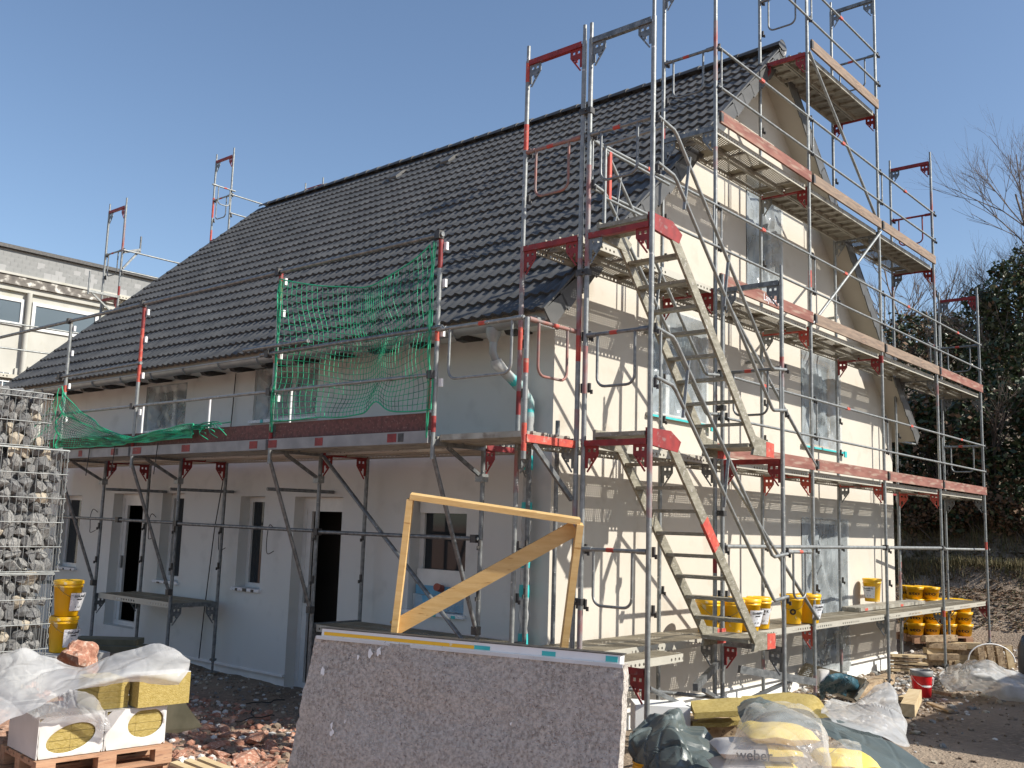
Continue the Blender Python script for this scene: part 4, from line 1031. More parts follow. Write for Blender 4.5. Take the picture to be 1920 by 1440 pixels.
# stack of buckets under the right end of the scaffold
sg='stacked yellow buckets under the right end of the scaffold'
SX,SY=13.1,1.35; sz=ground_h(13.4,1.2)+.19
names=['left','second','third','fourth']
dx,dy=.235,-.235   # row runs across the view
for r in range(4):
    for c in range(4):
        for d_ in range(2):
            if r==3 and (c>1): continue
            x=SX+c*dx+d_*.22; y=SY+c*dy+d_*.22
            bucket((x,y,sz+r*.235),'yellow bucket in the %s row of the stack, %s from the left, %s'%(['bottom','second','third','top'][r],['first','second','third','last'][c],['in front','behind'][d_]),face((x,y),-.05),face='sto',group=sg,sc=(1.14,1.14,.62))
# pallet builder
def pallet_at(p,rz,label,sx=1.2,sy=.8):
    t=thing('pallet',p,label,'pallet'); t.rotation_euler=(0,0,rz)
    def ch(n,a,b):
        m=MB(); m.box(a,b); o=bpy.data.objects.new(n,m.mesh(n,[pallet])); COL.objects.link(o); o.parent=t
    for i in range(5): w=.14 if i%2==0 else .10; y=-sy/2+i*(sy-.12)/4; ch('top_board',(-sx/2,y,.122),(sx/2,y+w-.02*(i==4),.144))
    for x in (-sx/2,-.07,sx/2-.145): ch('cross_board',(x,-sy/2,.100),(x+.145,sy/2,.1215))
    for x in (-sx/2,-.07,sx/2-.145):
        for y in (-sy/2,-.05,sy/2-.10): ch('block',(x,y,.0225),(x+.145,y+.10,.0995))
    for y in (-sy/2,-.05,sy/2-.10): ch('bottom_board',(-sx/2,y,.0),(sx/2,y+.10,.022))
    return t
pallet_at((SX+.45,SY-.2,sz-.148),-PI/4,'wooden pallet under the stacked yellow buckets')
# red bucket
RB=(7.853,-0.492,-1.100)
t=thing('bucket',RB,'red bucket with grey rim standing on the soil at right','bucket'); t.rotation_euler=(0,0,face(RB,.5))
for n,pr_,mt in (('body',[(0,0),(.125,0),(.15,.34),(.0,.335)][:3],redp),('rim',[(.153,.30),(.158,.305),(.160,.375),(.150,.378),(.146,.34),(.14,.30)],greyp),('filling',[(.14,.33),(0,.335)],concrete)):
    m=MB(); m.lathe(pr_,n=28); o=bpy.data.objects.new(n,m.mesh(n,[mt])); COL.objects.link(o); o.parent=t
m=MB(); P=[(.158*math.cos(a),-.162*math.sin(a)-.003,.30-.15*math.sin(a)) for a in [PI*i/14 for i in range(15)]]; m.path(P,.0025,5); o=bpy.data.objects.new('handle',m.mesh('handle',[white])); COL.objects.link(o); o.parent=t
me=wrap_text('KABE',.03,.14,white)
q=bpy.data.objects.new('band',None)
bpy.data.objects.remove(q)
m=MB(); m.grid([[ (.143*math.sin(a)*(1),-.143*math.cos(a),z) for a in [(-.5+1.0*i/8) for i in range(9)]] for z in (.155,.175)]); o=bpy.data.objects.new('label_band',m.mesh('label_band',[white])); COL.objects.link(o); o.parent=t

# ------------------------------------------------------------------ fleece covered board with plaster board edge, foreground
TL=Vector((-2.201,0.945,0.260)); TR=Vector((-1.545,-1.624,0.260))
ux=(TR-TL).normalized(); nb=Vector((ux.y,-ux.x,0)).normalized()
if nb.dot(camp-TL)<0: nb=-nb
upv=(Vector((0,0,1))-nb*.16).normalized(); Lp=(TR-TL).length; Hp=1.32
th=thing('wrapped_board_pack',(TL+TR)/2-upv*Hp,'large board pack covered in grey fleece leaning upright in the foreground','board pack')
NB=90;NH=48;G=[]
for i in range(NH+1):
    row=[]
    for j in range(NB+1):
        u=j/NB; v=i/NH
        p=TL+ux*(Lp*u)-upv*(Hp*(1-v)) + ux*((-.10*(1-v)) if u<.001 else 0)
        edge=.012*nz((u*30,v*20,3))
        row.append(p+nb*(.02*nz((u*5,v*4,1))+.006*nz((u*40,v*24,2)))+upv*(edge if i==NH else 0)+ux*(edge*1.5 if j in(0,NB) else 0))
    G.append(row)
m=MB(); m.grid(G); bk_=-nb*.10
m.grid([[p for p in G[-1]],[p+bk_ for p in G[-1]]]); m.grid([[r[0]+bk_ for r in G],[r[0] for r in G]]); m.grid([[r[-1] for r in G],[r[-1]+bk_ for r in G]])
m.build('fleece_cover',[fleece],th)
# loose fibres on the face
m=MB(); R=random.Random(5)
for k in range(5200):
    u=R.random(); v=R.random(); p=TL+ux*(Lp*u)-upv*(Hp*(1-v))+nb*(.02*nz((u*5,v*4,1))+.006*nz((u*40,v*24,2))+.003)
    a=R.uniform(0,PI); l=R.uniform(.008,.022); d=(ux*math.cos(a)+upv*math.sin(a))*l+nb*R.uniform(-.002,.008)
    w=(ux*-math.sin(a)+upv*math.cos(a))*.0013; mi=R.choice((0,0,0,1,1,2,2,3,4)) if R.random()<.96 else 5
    m.add([p-w,p+w,p+d+w,p+d-w],[(0,1,2,3)],mi)
fib=[mat('fleece_fibre_grey',(.42,.38,.36),rough=1),mat('fleece_fibre_dark',(.10,.07,.07),rough=1),mat('fleece_fibre_light',(.58,.52,.50),rough=1),mat('fleece_fibre_brown',(.24,.17,.13),rough=1),mat('fleece_fibre_violet',(.30,.24,.24),rough=1),mat('fleece_fibre_white',(.8,.78,.76),rough=1)]
o=m.build('loose_fibres',fib,th); o['kind']='stuff'
m=MB()
for (u,v,s) in ((.05,.80,.05),(.11,.50,.035),(.115,.46,.045),(.17,.90,.03),(.43,.16,.05),(.21,.93,.06),(.24,.945,.05),(.69,.64,.02),(.155,.535,.02),(.03,.15,.05)):
    c=TL+ux*(Lp*u)-upv*(Hp*(1-v))+nb*.017; P=[]
    for k in range(11):
        a=2*PI*k/11; r=s*(.35+.5*R.random()); P.append(c+ux*math.cos(a)*r*.6+upv*math.sin(a)*r)
    m.poly(P)
m.build('white_smear',[white],th)
# plaster boards showing along the top edge
m=MB(); off=Vector((0,0,1))
c0=TL+ux*.03-nb*.03; c1=TR-ux*.03-nb*.03
def edge_bar(n,a,b,z0,z1,d0,d1,mt):
    A=TL+ux*(Lp*a); Bq=TL+ux*(Lp*b); m=MB()
    m.prism([A+nb*d0+upv*z0,A+nb*d0+upv*z1,A+nb*d1+upv*z1,A+nb*d1+upv*z0],Bq-A,0); return m.build(n,[mt],th)
edge_bar('board_edge',.02,.985,.0,.062,-.004,-.09,white)
edge_bar('board_edge',.015,.99,.062,.068,-.0,-.095,iron)
edge_bar('yellow_edge_strip',.03,.55,.012,.038,.0,-.004,yellow); edge_bar('teal_tape',.55,.60,.012,.040,.0,-.004,teal); edge_bar('teal_tape',.76,.80,.012,.044,.0,-.004,teal); edge_bar('teal_tape',.945,.978,.012,.05,.0,-.004,teal)
edge_bar('film_edge',.005,.995,-.022,.004,.010,-.0,shrink)

# ------------------------------------------------------------------ pine frame leaning behind the board pack
wf=thing('timber_frame',(-1.124,0.144,0.102),'skewed fresh pine frame with one diagonal board propped behind the grey board pack','frame')
fA=Vector((-1.762,0.367,1.409)); fB=Vector((-0.831,-0.677,1.247)); fC=Vector((-1.718,0.572,0.230)); fD=Vector((-0.788,-0.482,0.120)); cf=Vector((0.74961,0.64668,0.14101))
def plk(n,a,b,w,h):
    m=MB(); a=Vector(a);b=Vector(b); m.beam(a,b,w,h,up=cf); return m.build(n,[pine],wf,org=a)
plk('top_rail',fA,fB,.045,.15); plk('post',fA+Vector((0,0,-.022)),fC-Vector((0,0,.3)),.05,.14).location
plk('post',fB+Vector((0,0,-.022)),fD-Vector((0,0,.1)),.055,.19)
dd=cf*.03
m=MB(); a=Vector((-1.687,0.579,0.322)); b=Vector((-0.817,-0.619,1.189)); sd=(b-a).cross(cf).normalized(); m.beam(a,b,.030,.125,up=sd); m.build('diagonal_board',[pine],wf,org=a)

# ------------------------------------------------------------------ rock wool on pallet, left foreground
dU=Vector((.67,-.72,.035)).normalized()  # reading direction of the pile front
def obb(n,mt,p,u,w,h,d,parent,label=None,jig=0):
    """box with front lower left corner p, width along u, height z, depth away from the camera"""
    u=Vector(u).normalized(); dp=Vector((0,0,1)).cross(u)*1.0
    m=MB(); p=Vector(p); 
    NX=max(1,int(w/.06)) if jig else 1
    m.obox(p+u*w/2+Vector((0,0,h/2))+dp*d/2,u*w/2,dp*d/2,Vector((0,0,h/2))); o=m.build(n,[mt],parent,org=p)
    if label: o['label']=label
    return o
F=(Vector((0.74961,0.64668,0.14101))); 
uh=Vector((.996,-.087,0)).normalized(); dpv=Vector((0,0,1)).cross(uh)
def pack(p,w,h,d,label,ell,group='film wrapped rock wool packs on the left pallet'):
    t=thing('insulation_pack',Vector(p)+uh*w/2,label,'insulation pack',group); p=Vector(p)
    m=MB(); G=[]
    # wool slabs: five layers, two columns
    for r in range(5):
        for c in range(2):
            q=MB(); z=h*r/5; q.obox(p+uh*(w*(.25+.5*c))+Vector((0,0,z+h/10))+dpv*(d/2+.004),uh*(w*.248),dpv*(d/2-.006),Vector((0,0,h/10-.0016))); q.build('wool_slab',[wool],t)
    # film front with an oval window
    N=48; rim=[];out=[]
    cx,cz,rx,rz_,rot=ell
    for i in range(N):
        a=2*PI*i/N; ex=cx+rx*math.cos(a)*math.cos(rot)-rz_*math.sin(a)*math.sin(rot); ez=cz+rx*math.cos(a)*math.sin(rot)+rz_*math.sin(a)*math.cos(rot)
        ex=min(max(ex,.02),w-.02); ez=min(max(ez,.02),h-.02)
        dx=math.cos(a);dz_=math.sin(a); s=min(((w-cx)/dx if dx>1e-6 else (-cx/dx if dx<-1e-6 else 1e9)),((h-cz)/dz_ if dz_>1e-6 else (-cz/dz_ if dz_<-1e-6 else 1e9)))
        rim.append(p+uh*ex+Vector((0,0,ez))-dpv*.004); out.append(p+uh*(cx+dx*s)+Vector((0,0,cz+dz_*s))-dpv*(.006+.012*abs(nz((i*.5,cx*9,1)))))
    rim.append(rim[0]);out.append(out[0]); mid=[a.lerp(b,.5)-dpv*(.012+.014*nz((i*.7,cz*8,3))) for i,(a,b) in enumerate(zip(rim,out))]; mid[-1]=mid[0]
    m.grid([rim,mid,out]); 
    e=.008; a=p-uh*e-dpv*e; 
    m.obox(p-uh*.004+Vector((0,0,h/2))+dpv*d/2,uh*.004,dpv*(d/2+.006),Vector((0,0,h/2))); m.obox(p+uh*(w+.004)+Vector((0,0,h/2))+dpv*d/2,uh*.004,dpv*(d/2+.006),Vector((0,0,h/2)))
    m.obox(p+uh*w/2+Vector((0,0,h+.003))+dpv*d/2,uh*(w/2+.008),dpv*(d/2+.008),Vector((0,0,.003)))
    m.build('wrapping_film',[shrink],t); return t
pA=Vector((-3.806,2.184,-0.674)); pB=Vector((-3.485,1.801,-0.623))
wA=(Vector((-3.509,1.815,-0.559))-Vector((-3.803,2.177,-0.654))).length
pack(pA,.49,.30,.62,'left film wrapped rock wool pack with oval opening showing layered slabs',(.245,.135,.19,.10,.24))
pack(pA+uh*.515+Vector((0,0,.0)),.49,.30,.62,'right film wrapped rock wool pack with oval opening high at its right side',(.325,.18,.15,.11,.16))
o=thing('wool_slab_stack',pA+uh*.36+Vector((0,0,.31)),'stack of five cut rock wool slabs on top of the packs','insulation')
for r in range(5): obb('slab',wool,pA+uh*(.45+.006*(r%2))+Vector((0,0,.310+.045*r))+dpv*.05,uh,.25,.0435,.42,o)
o=thing('wool_slab_bundle',pA+uh*.56+Vector((0,0,.32)),'thick yellow rock wool block turned broadside on top of the right pack','insulation')
q=MB(); N=26; G=[]
bp0=pA+uh*.73+Vector((0,0,.315))-dpv*.07; 
q.obox(bp0+uh*.22+Vector((0,0,.125))+dpv*.09,uh*.22,dpv*.09,Vector((0,0,.125))); q.build('block',[wool],o,org=bp0)
q=MB(); q.obox(bp0+uh*.22+Vector((0,0,.254))+dpv*.09,uh*.22,dpv*.09,Vector((0,0,.003))); q.build('white_facing',[shrink],o)
pl_=pallet_at(pA+uh*.52+dpv*.34+Vector((0,0,-.150)),math.atan2(uh.y,uh.x),'pallet carrying the rock wool packs at bottom left',1.08,.8)
pallet_at(pA+uh*.54+dpv*.36+Vector((0,0,-.298)),math.atan2(uh.y,uh.x)+.03,'lower pallet below the rock wool pallet',1.2,.8)
# small slatted crate piece
sp=(-2.841,1.706,-0.767)
t=thing('slatted_board',sp,'three pale wooden slats lying at the bottom edge right of the pallet','pallet piece')
for k in range(3):
    m=MB(); a=Vector(sp)+uh*(-.09+.115*k)+Vector((0,0,.02)); m.beam(a,a-dpv*.40+uh*.13-Vector((0,0,.06)),.075,.022); m.build('slat',[beamw],t,org=a)
def drape(name,ctrl,mt,label,cat,amp=.03,f=3.0,nu=9,nv=9,crease=.6,seed=0,group=None):
    G=crumple(catmull(ctrl,nu*2,nv*2),amp,f,crease,seed); m=MB(); m.grid(G,0,False)
    o=m.build(name,[mt],None,org=ctrl[0][0]); return tagk(o,label,cat,group)
drape('plastic_sheet',[
 [(-3.982,2.862,-0.007),(-3.757,2.732,0.098),(-3.532,2.494,-0.003),(-3.391,2.332,-0.009),(-3.219,2.113,0.080),(-3.032,1.879,0.158),(-2.915,1.614,0.043)],
 [(-4.158,2.478,-0.147),(-3.970,2.391,-0.036),(-3.762,2.308,-0.053),(-3.575,2.168,-0.053),(-3.353,1.975,0.006),(-3.155,1.732,0.070),(-3.000,1.496,-0.027)],
 [(-4.216,2.279,-0.345),(-4.068,2.159,-0.231),(-3.936,2.072,-0.176),(-3.763,1.936,-0.119),(-3.587,1.799,-0.072),(-3.317,1.629,-0.014),(-3.058,1.499,-0.086)],
 [(-4.226,2.254,-0.528),(-4.162,2.073,-0.396),(-4.076,2.031,-0.307),(-3.935,1.929,-0.234),(-3.763,1.864,-0.140),(-3.380,1.745,-0.073),(-3.035,1.556,-0.115)]],
 filmW,'milky polythene sheet thrown over the rock wool and drooping at the left','plastic sheet',amp=.045,f=2.4,nu=10,nv=12,seed=2)
drape('plastic_sheet',[
 [(-3.944,2.028,-0.284),(-3.878,1.850,-0.172),(-3.795,1.742,-0.118),(-3.717,1.653,-0.126),(-3.665,1.639,-0.198)],
 [(-3.980,1.922,-0.314),(-3.915,1.755,-0.250),(-3.844,1.584,-0.197),(-3.762,1.491,-0.212),(-3.658,1.462,-0.276)],
 [(-3.935,1.950,-0.332),(-3.857,1.781,-0.324),(-3.792,1.591,-0.297),(-3.723,1.485,-0.320),(-3.639,1.451,-0.326)]],
 filmB,'small torn clear film crumpled between the two packs','plastic sheet',amp=.045,f=5,seed=8)
drape('plastic_sheet',[
 [(-3.703,1.547,-0.283),(-3.685,1.491,-0.258),(-3.643,1.449,-0.295)],
 [(-3.710,1.538,-0.344),(-3.696,1.450,-0.370),(-3.627,1.444,-0.356)]],filmB,'tiny clear film tag hanging at the joint of the packs','plastic film',amp=.03,f=14,seed=3)
rk=rock_mesh('boulder',rub,4,3,.30,.8)
rp_=Vector((-2.938,3.375,-0.110)); o=place('boulder',rk,rp_,rot=(.3,.2,.8),scale=(.42,.34,.38)); tagk(o,'red sandstone boulder behind the milky sheet','boulder')
for k,(px,s,l) in enumerate((((-1.689,5.987,-0.291),1.0,'upper olive formwork board lying behind the red boulder'),((-1.700,5.860,-0.356),1.0,'lower olive formwork board behind the red boulder'))):
    m=MB(); a=Vector(px); ubd=Vector((.66,-.74,0)).normalized(); m.beam(a,a+ubd*.74,.30,.07); tagk(m.build('formwork_board',[greenboard],org=a),l,'board','formwork boards')
a=Vector((-2.142,2.993,-0.462)); 
m=MB(); m.prism([a,a+Vector((.17,-.17,-.30)),a+Vector((.0,-.02,-.36)),a+Vector((-.2,.14,-.34)),a+Vector((-.08,.05,-.02))],dpv*.03); tagk(m.build('leaning_board',[greenboard],org=a),'dark olive board leaning right of the rock wool','board')

# ------------------------------------------------------------------ bags, tarps and wool at bottom right
def bag(p,u,w,d,h,label,mt,seed,txt=None,yl=0):
    t=thing('cement_bag',p,label,'bag','mortar bags under the clear pallet cover'); u=Vector(u).normalized(); dv=Vector((0,0,1)).cross(u)
    m=MB(); G=[]; n=16; k=10
    top=[];P0=Vector(p)
    def pt(a,b,s):
        e=(1-abs(2*a-1)**4)*(1-abs(2*b-1)**4); e=max(0,e)**.5
        return P0+u*((a-.5)*w)+dv*((b)*d)+Vector((0,0,h/2+s*h/2*e+.014*nz((a*4,b*4,seed))))
    m.grid([[pt(i/n,j/k,1) for i in range(n+1)] for j in range(k+1)]); m.grid([[pt(i/n,j/k,-1) for i in range(n+1)] for j in range(k,-1,-1)])
    m.build('sack',[mt],t)
    if yl:
        q=MB(); q.grid([[pt(a,b,1)+Vector((0,0,.003))-dv*.004 for a in [.55+.40*i/6 for i in range(7)]] for b in (.0,.02,.06,.15,.3,.55)]); q.build('printed_panel',[yellowb],t)
    if txt: me=text_mesh(txt,.10,black,.0006,.001); put_text(me,P0-dv*.012-u*(w*.12)+Vector((0,0,h*.5)),u,(0,0,1),t)
    return t
ub=Vector((.66,-.74,-.02)).normalized(); dvb=Vector((0,0,1)).cross(ub)
bz=Vector((-0.702,-2.395,-0.422)); gzz=ground_h(bz.x,bz.y)
for r,(wl,lab) in enumerate((('left','bottom'),('left','second'),('left','third'),('left','top'))):
    pp=bz+Vector((0,0,-.25+.125*r))+ub*(-.10+.02*r)+dvb*.03*r
    if r<3: bag(pp+ub*-.06,ub,.62,.42,.125,'grey mortar bag on the left, %s from below under the clear cover'%['first','second','third'][r],bagm,r,'weber' if r in(1,2) else None,yl=1)
bag(bz+Vector((0,0,.125))+ub*.03+dvb*.05,ub,.50,.40,.12,'mortar bag with yellow print, topmost under the clear cover',yellowb,9)
for r in range(3): bag(bz+ub*.50+Vector((0,0,-.28+.12*r))+dvb*.02,ub,.40,.40,.125,'yellow mortar bag at the right of the bag pile, %s from below'%['first','second','third'][r],yellowb if r!=1 else bagm,20+r,'weber' if r==1 else None,yl=r==1)
drape('pallet_cover',[
 [(-0.723,-2.003,-0.339),(-0.640,-2.079,-0.078),(-0.469,-2.129,-0.045),(-0.322,-2.303,-0.031),(-0.193,-2.430,-0.138),(-0.247,-2.492,-0.272)],
 [(-0.975,-2.097,-0.342),(-0.963,-2.226,-0.170),(-0.916,-2.382,-0.057),(-0.819,-2.570,-0.066),(-0.653,-2.668,-0.143),(-0.528,-2.632,-0.266)],
 [(-1.170,-2.162,-0.423),(-1.173,-2.354,-0.236),(-1.113,-2.517,-0.167),(-0.996,-2.650,-0.179),(-0.850,-2.733,-0.221),(-0.701,-2.727,-0.330)],
 [(-1.220,-2.161,-0.519),(-1.242,-2.389,-0.422),(-1.179,-2.547,-0.387),(-1.066,-2.679,-0.382),(-0.912,-2.775,-0.407),(-0.758,-2.782,-0.482)]],
 filmB,'clear crinkled cover over the mortar bags at bottom right','pallet cover',amp=.04,f=3,nu=8,nv=8,seed=5)
drape('pallet_cover',[
 [(-0.342,-2.532,-0.290),(-0.310,-2.657,-0.241),(-0.228,-2.748,-0.260)],[(-0.688,-2.661,-0.343),(-0.657,-2.792,-0.263),(-0.508,-2.879,-0.298)],[(-0.715,-2.670,-0.510),(-0.726,-2.824,-0.463),(-0.523,-2.895,-0.501)]],
 filmB,'clear cover over the yellow bags at the right of the pile','pallet cover',amp=.03,f=3.5,seed=11)
bpallet=pallet_at(bz+Vector((0,0,-.43))+dvb*.25+ub*.15,math.atan2(ub.y,ub.x),'pallet below the mortar bags')
# dark tarpaulin heap round the scaffold post
def tarpz(name,ctrl,mt,label,**k): return drape(name,ctrl,mt,label,'tarpaulin',**k)
tarpz('tarpaulin',[
 [(-0.381,-0.916,-0.404),(-0.259,-0.991,-0.358),(-0.088,-1.125,-0.295),(0.021,-1.228,-0.400),(0.057,-1.407,-0.484)],
 [(-0.554,-1.017,-0.441),(-0.453,-1.142,-0.402),(-0.346,-1.283,-0.325),(-0.223,-1.396,-0.459),(-0.092,-1.538,-0.504)],
 [(-0.615,-1.074,-0.565),(-0.636,-1.308,-0.444),(-0.563,-1.478,-0.408),(-0.444,-1.595,-0.504),(-0.222,-1.689,-0.541)],
 [(-0.652,-1.151,-0.726),(-0.792,-1.479,-0.606),(-0.721,-1.642,-0.588),(-0.600,-1.775,-0.622),(-0.355,-1.819,-0.654)]],
 tarp,'crumpled dark green-grey tarpaulin heap round the foot of the scaffold post',amp=.10,f=2.2,nu=10,nv=10,crease=.8,seed=6)
tarpz('tarpaulin',[
 [(0.251,-1.531,-0.236),(0.482,-1.499,-0.192),(0.509,-1.681,-0.214),(0.658,-1.988,-0.305),(0.693,-2.334,-0.322),(0.622,-2.699,-0.398),(0.499,-2.996,-0.506)],
 [(-0.009,-1.687,-0.267),(0.050,-1.769,-0.201),(0.067,-1.944,-0.199),(0.294,-2.194,-0.259),(0.296,-2.492,-0.327),(0.279,-2.761,-0.417),(0.256,-3.017,-0.539)],
 [(-0.172,-1.791,-0.340),(-0.193,-1.937,-0.268),(-0.156,-2.138,-0.251),(0.036,-2.349,-0.306),(0.006,-2.606,-0.383),(-0.005,-2.805,-0.479),(-0.022,-2.998,-0.568)],
 ],tarp,'long grey-green tarpaulin running from the wool slabs to the lower right corner',amp=.06,f=1.9,nu=10,nv=9,crease=.7,seed=9)
drape('plastic_sheet',[
 [(1.554,-1.795,-0.277),(1.782,-1.901,-0.298),(2.102,-1.980,-0.215),(2.269,-2.029,-0.167),(2.188,-2.089,-0.171)],
 [(1.117,-1.906,-0.283),(1.286,-2.099,-0.298),(1.626,-2.196,-0.241),(1.825,-2.276,-0.220),(1.950,-2.260,-0.249)],
 [(0.713,-2.057,-0.280),(0.891,-2.255,-0.316),(1.032,-2.425,-0.287),(1.254,-2.520,-0.322),(1.380,-2.507,-0.340)],
 [(0.476,-2.248,-0.274),(0.523,-2.444,-0.332),(0.653,-2.584,-0.381),(0.770,-2.707,-0.438),(0.901,-2.700,-0.458)]],
 filmW,'milky plastic sheet with a raised peak left of the red bucket','plastic sheet',amp=.05,f=2,nu=9,nv=9,seed=12)
drape('plastic_sheet',[
 [(10.086,-0.042,-1.020),(10.912,0.074,-1.000),(9.986,-0.481,-0.800),(9.129,-1.044,-0.620),(9.313,-1.293,-0.750),(10.166,-1.609,-0.950)],
 [(9.470,-0.235,-1.050),(9.589,-0.429,-0.980),(7.915,-1.121,-0.700),(8.189,-1.332,-0.700),(8.584,-1.510,-0.850),(9.135,-1.836,-1.000)],
 [(8.982,-0.466,-1.080),(8.541,-0.780,-1.020),(8.439,-1.073,-0.950),(8.419,-1.298,-0.950),(8.417,-1.546,-1.000),(8.798,-1.908,-1.060)],
 [(8.784,-0.589,-1.100),(8.826,-0.746,-1.100),(8.914,-0.973,-1.080),(8.713,-1.229,-1.080),(8.489,-1.504,-1.080),(8.699,-1.859,-1.100)]],
 filmW,'wide milky plastic sheet heaped over something on the soil at the right edge','plastic sheet',amp=.08,f=1.3,nu=9,nv=9,seed=15)
# fallen wool slabs and white block
def slab(ctrl,thk,mt,name,label,cat,seed):
    G=catmull(ctrl,8,6); m=MB(); T=[[p+Vector((0,0,.012*nz(p*6+Vector((seed,0,0))))) for p in r] for r in G]; Bm=[[p-Vector((0,0,thk+.01*nz(p*9))) for p in r] for r in T]
    m.grid(T,0,False); m.grid(Bm[::-1],0,False); m.grid([T[0],Bm[0]][::-1],0,False); m.grid([T[-1],Bm[-1]],0,False); m.grid([[r[0] for r in T],[r[0] for r in Bm]],0,False); m.grid([[r[-1] for r in Bm],[r[-1] for r in T]],0,False)
    return tagk(m.build(name,[mt],None,org=ctrl[0][0]),label,cat)
slab([[(0.631,-0.870,-0.323),(0.860,-0.984,-0.310),(1.032,-1.188,-0.292)],[(0.393,-1.047,-0.376),(0.520,-1.199,-0.352),(0.670,-1.376,-0.336)]],.05,wool,'wool_slab','upper yellow rock wool slab on the small pile beside the white block','insulation',1)
slab([[(0.658,-0.866,-0.489),(0.791,-1.023,-0.469),(0.959,-1.225,-0.437)],[(0.444,-1.007,-0.474),(0.578,-1.167,-0.453),(0.712,-1.328,-0.429)]],.04,wool,'wool_slab','thin rock wool slab under the upper one beside the white block','insulation',3)
slab([[(1.392,-0.973,-0.349),(1.681,-1.159,-0.326),(1.817,-1.475,-0.309),(1.713,-1.650,-0.371),(1.578,-1.782,-0.469)],[(1.046,-1.180,-0.398),(1.218,-1.384,-0.380),(1.310,-1.648,-0.363),(1.282,-1.760,-0.413),(1.143,-1.893,-0.480)]],.05,wool,'wool_slab','long bent rock wool slab lying over the tarpaulin','insulation',5)
a=Vector((0.585,-0.927,-0.880)); m=MB(); m.obox(a+ub*.25+Vector((0,0,.20))+dvb*.2,ub*.28,dvb*.2,Vector((0,0,.20))); tagk(m.build('brown_crate',[oldwood],org=a),'brown wooden box under the small pile of wool slabs','box')
a=Vector((0.207,-0.555,-0.579)); m=MB(); m.obox(a+ub*.25+Vector((0,0,.10))+dvb*.16,ub*.245,dvb*.16,Vector((0,0,.13))); tagk(m.build('foam_block',[eps],org=a),'white foam block behind the tarpaulin heap','block')
# blue sheet
drape('cloth',[
 [(4.787,-0.293,-0.600),(4.828,-0.401,-0.520),(5.219,-0.390,-0.550),(5.835,-0.281,-0.680),(6.247,-0.189,-0.800)],
 [(5.113,-0.129,-0.750),(4.901,-0.383,-0.600),(5.259,-0.386,-0.640),(5.751,-0.313,-0.750),(6.243,-0.174,-0.900)],
 [(6.000,0.252,-1.000),(5.660,-0.096,-0.850),(5.923,-0.133,-0.900),(6.426,-0.040,-1.000),(6.462,-0.070,-1.050)]],
 bluec,'petrol blue plastic cloth bunched over a white sack beside the house','cloth',amp=.08,f=3.5,crease=.8,seed=4)
bp_=Vector((6.495,0.280,-1.100)); t=bag(bp_+Vector((0,0,.05)),ub,.40,.35,.34,'white sack with a red mark under the blue cloth',shrink,33); t['group']=''; del t['group']
m=MB(); m.grid([[Vector(bp_)-dvb*.02+ub*(.06*math.cos(a)*r)+Vector((0,0,.25+.06*math.sin(a)*r)) for a in [2*PI*i/12 for i in range(13)]] for r in (.35,1)]); m.build('red_mark',[redp],t)
# squared timbers
def timber(p0,p1,w,h,mt,label,cat='timber',name='timber_beam'):
    m=MB(); m.beam(p0,p1,w,h); tagk(m.build(name,[mt],None,org=p0),label,cat)
timber((6.655,0.051,-1.000),(8.443,0.190,-0.980),.16,.14,oldwood,'brown squared beam end behind the blue cloth')
timber((6.003,-0.923,-1.020),(7.250,-0.599,-1.000),.17,.16,beamw,'pale beam end in front of the red bucket')
timber((7.208,-0.419,-1.070),(7.692,-0.418,-1.070),.10,.05,beamw,'short pale batten left of the red bucket')
timber((8.450,-0.460,-1.090),(8.282,-0.802,-1.090),.08,.05,oldwood,'flat batten to the right of the red bucket')
timber((7.355,-0.752,-1.100),(6.893,-1.192,-1.100),.09,.025,oldwood,'thin lath lying on the open soil')
timber((13.970,0.230,-0.930),(15.326,-0.614,-0.900),.14,.10,beamw,'long pale beam lying near the right edge')
timber((13.656,0.148,-1.000),(15.055,-0.668,-1.000),.14,.10,oldwood,'long darker beam below the pale one near the right edge')
timber((5.875,0.034,-1.090),(7.480,1.341,-1.060),.02,.20,deckal,'perforated plank lying aslant under the scaffold') if False else None
a=Vector((6.811,1.021,-0.950)); b=Vector((5.875,-0.258,-1.050)); o=place('loose_plank',plank_mesh((b-a).length,'perf'),a,rot=(.9,0,math.atan2((b-a).y,(b-a).x))); tagk(o,'loose perforated steel plank propped on edge near the blue cloth','plank')
# wood pile under the right end
R=random.Random(21); wp=[]
base=Vector((12.001,0.150,-1.120)); labs=['lowest left','lowest middle','lowest right','second layer left','second layer middle','second layer right','third layer left','third layer right','upper left','upper middle','upper right','top left','top right']
for k,l in enumerate(labs):
    r,c=(k//3,k%3) ; 
    p=base+ub*(-.35+.42*c+R.uniform(-.05,.05))+dvb*R.uniform(-.05,.15)+Vector((0,0,.06+r*.105)); an=R.uniform(-.35,.35); d=(ub*math.cos(an)+dvb*math.sin(an))
    m=MB(); m.beam(p-d*R.uniform(.2,.42),p+d*R.uniform(.2,.42)+Vector((0,0,R.uniform(-.02,.03))),.13,.105); tagk(m.build('wood_offcut',[beamw if R.random()<.35 else oldwood],org=p),'squared offcut, %s of the wood pile under the scaffold end'%l,'offcut','offcuts in the wood pile')
for k in range(4):
    p=base+ub*(.32+.17*k)-dvb*.2+Vector((0,0,.26)); m=MB(); m.beam(p-Vector((0,0,.22))+ub*-.05,p+Vector((0,0,.17))-ub*.10,.12,.05,up=dvb); tagk(m.build('wood_offcut',[[oldwood,oldwood,oldwood,beamw][k]],org=p),'short board leaning upright at the right of the wood pile, %s from the left'%['first','second','third','fourth'][k],'offcut','boards leaning on the wood pile')
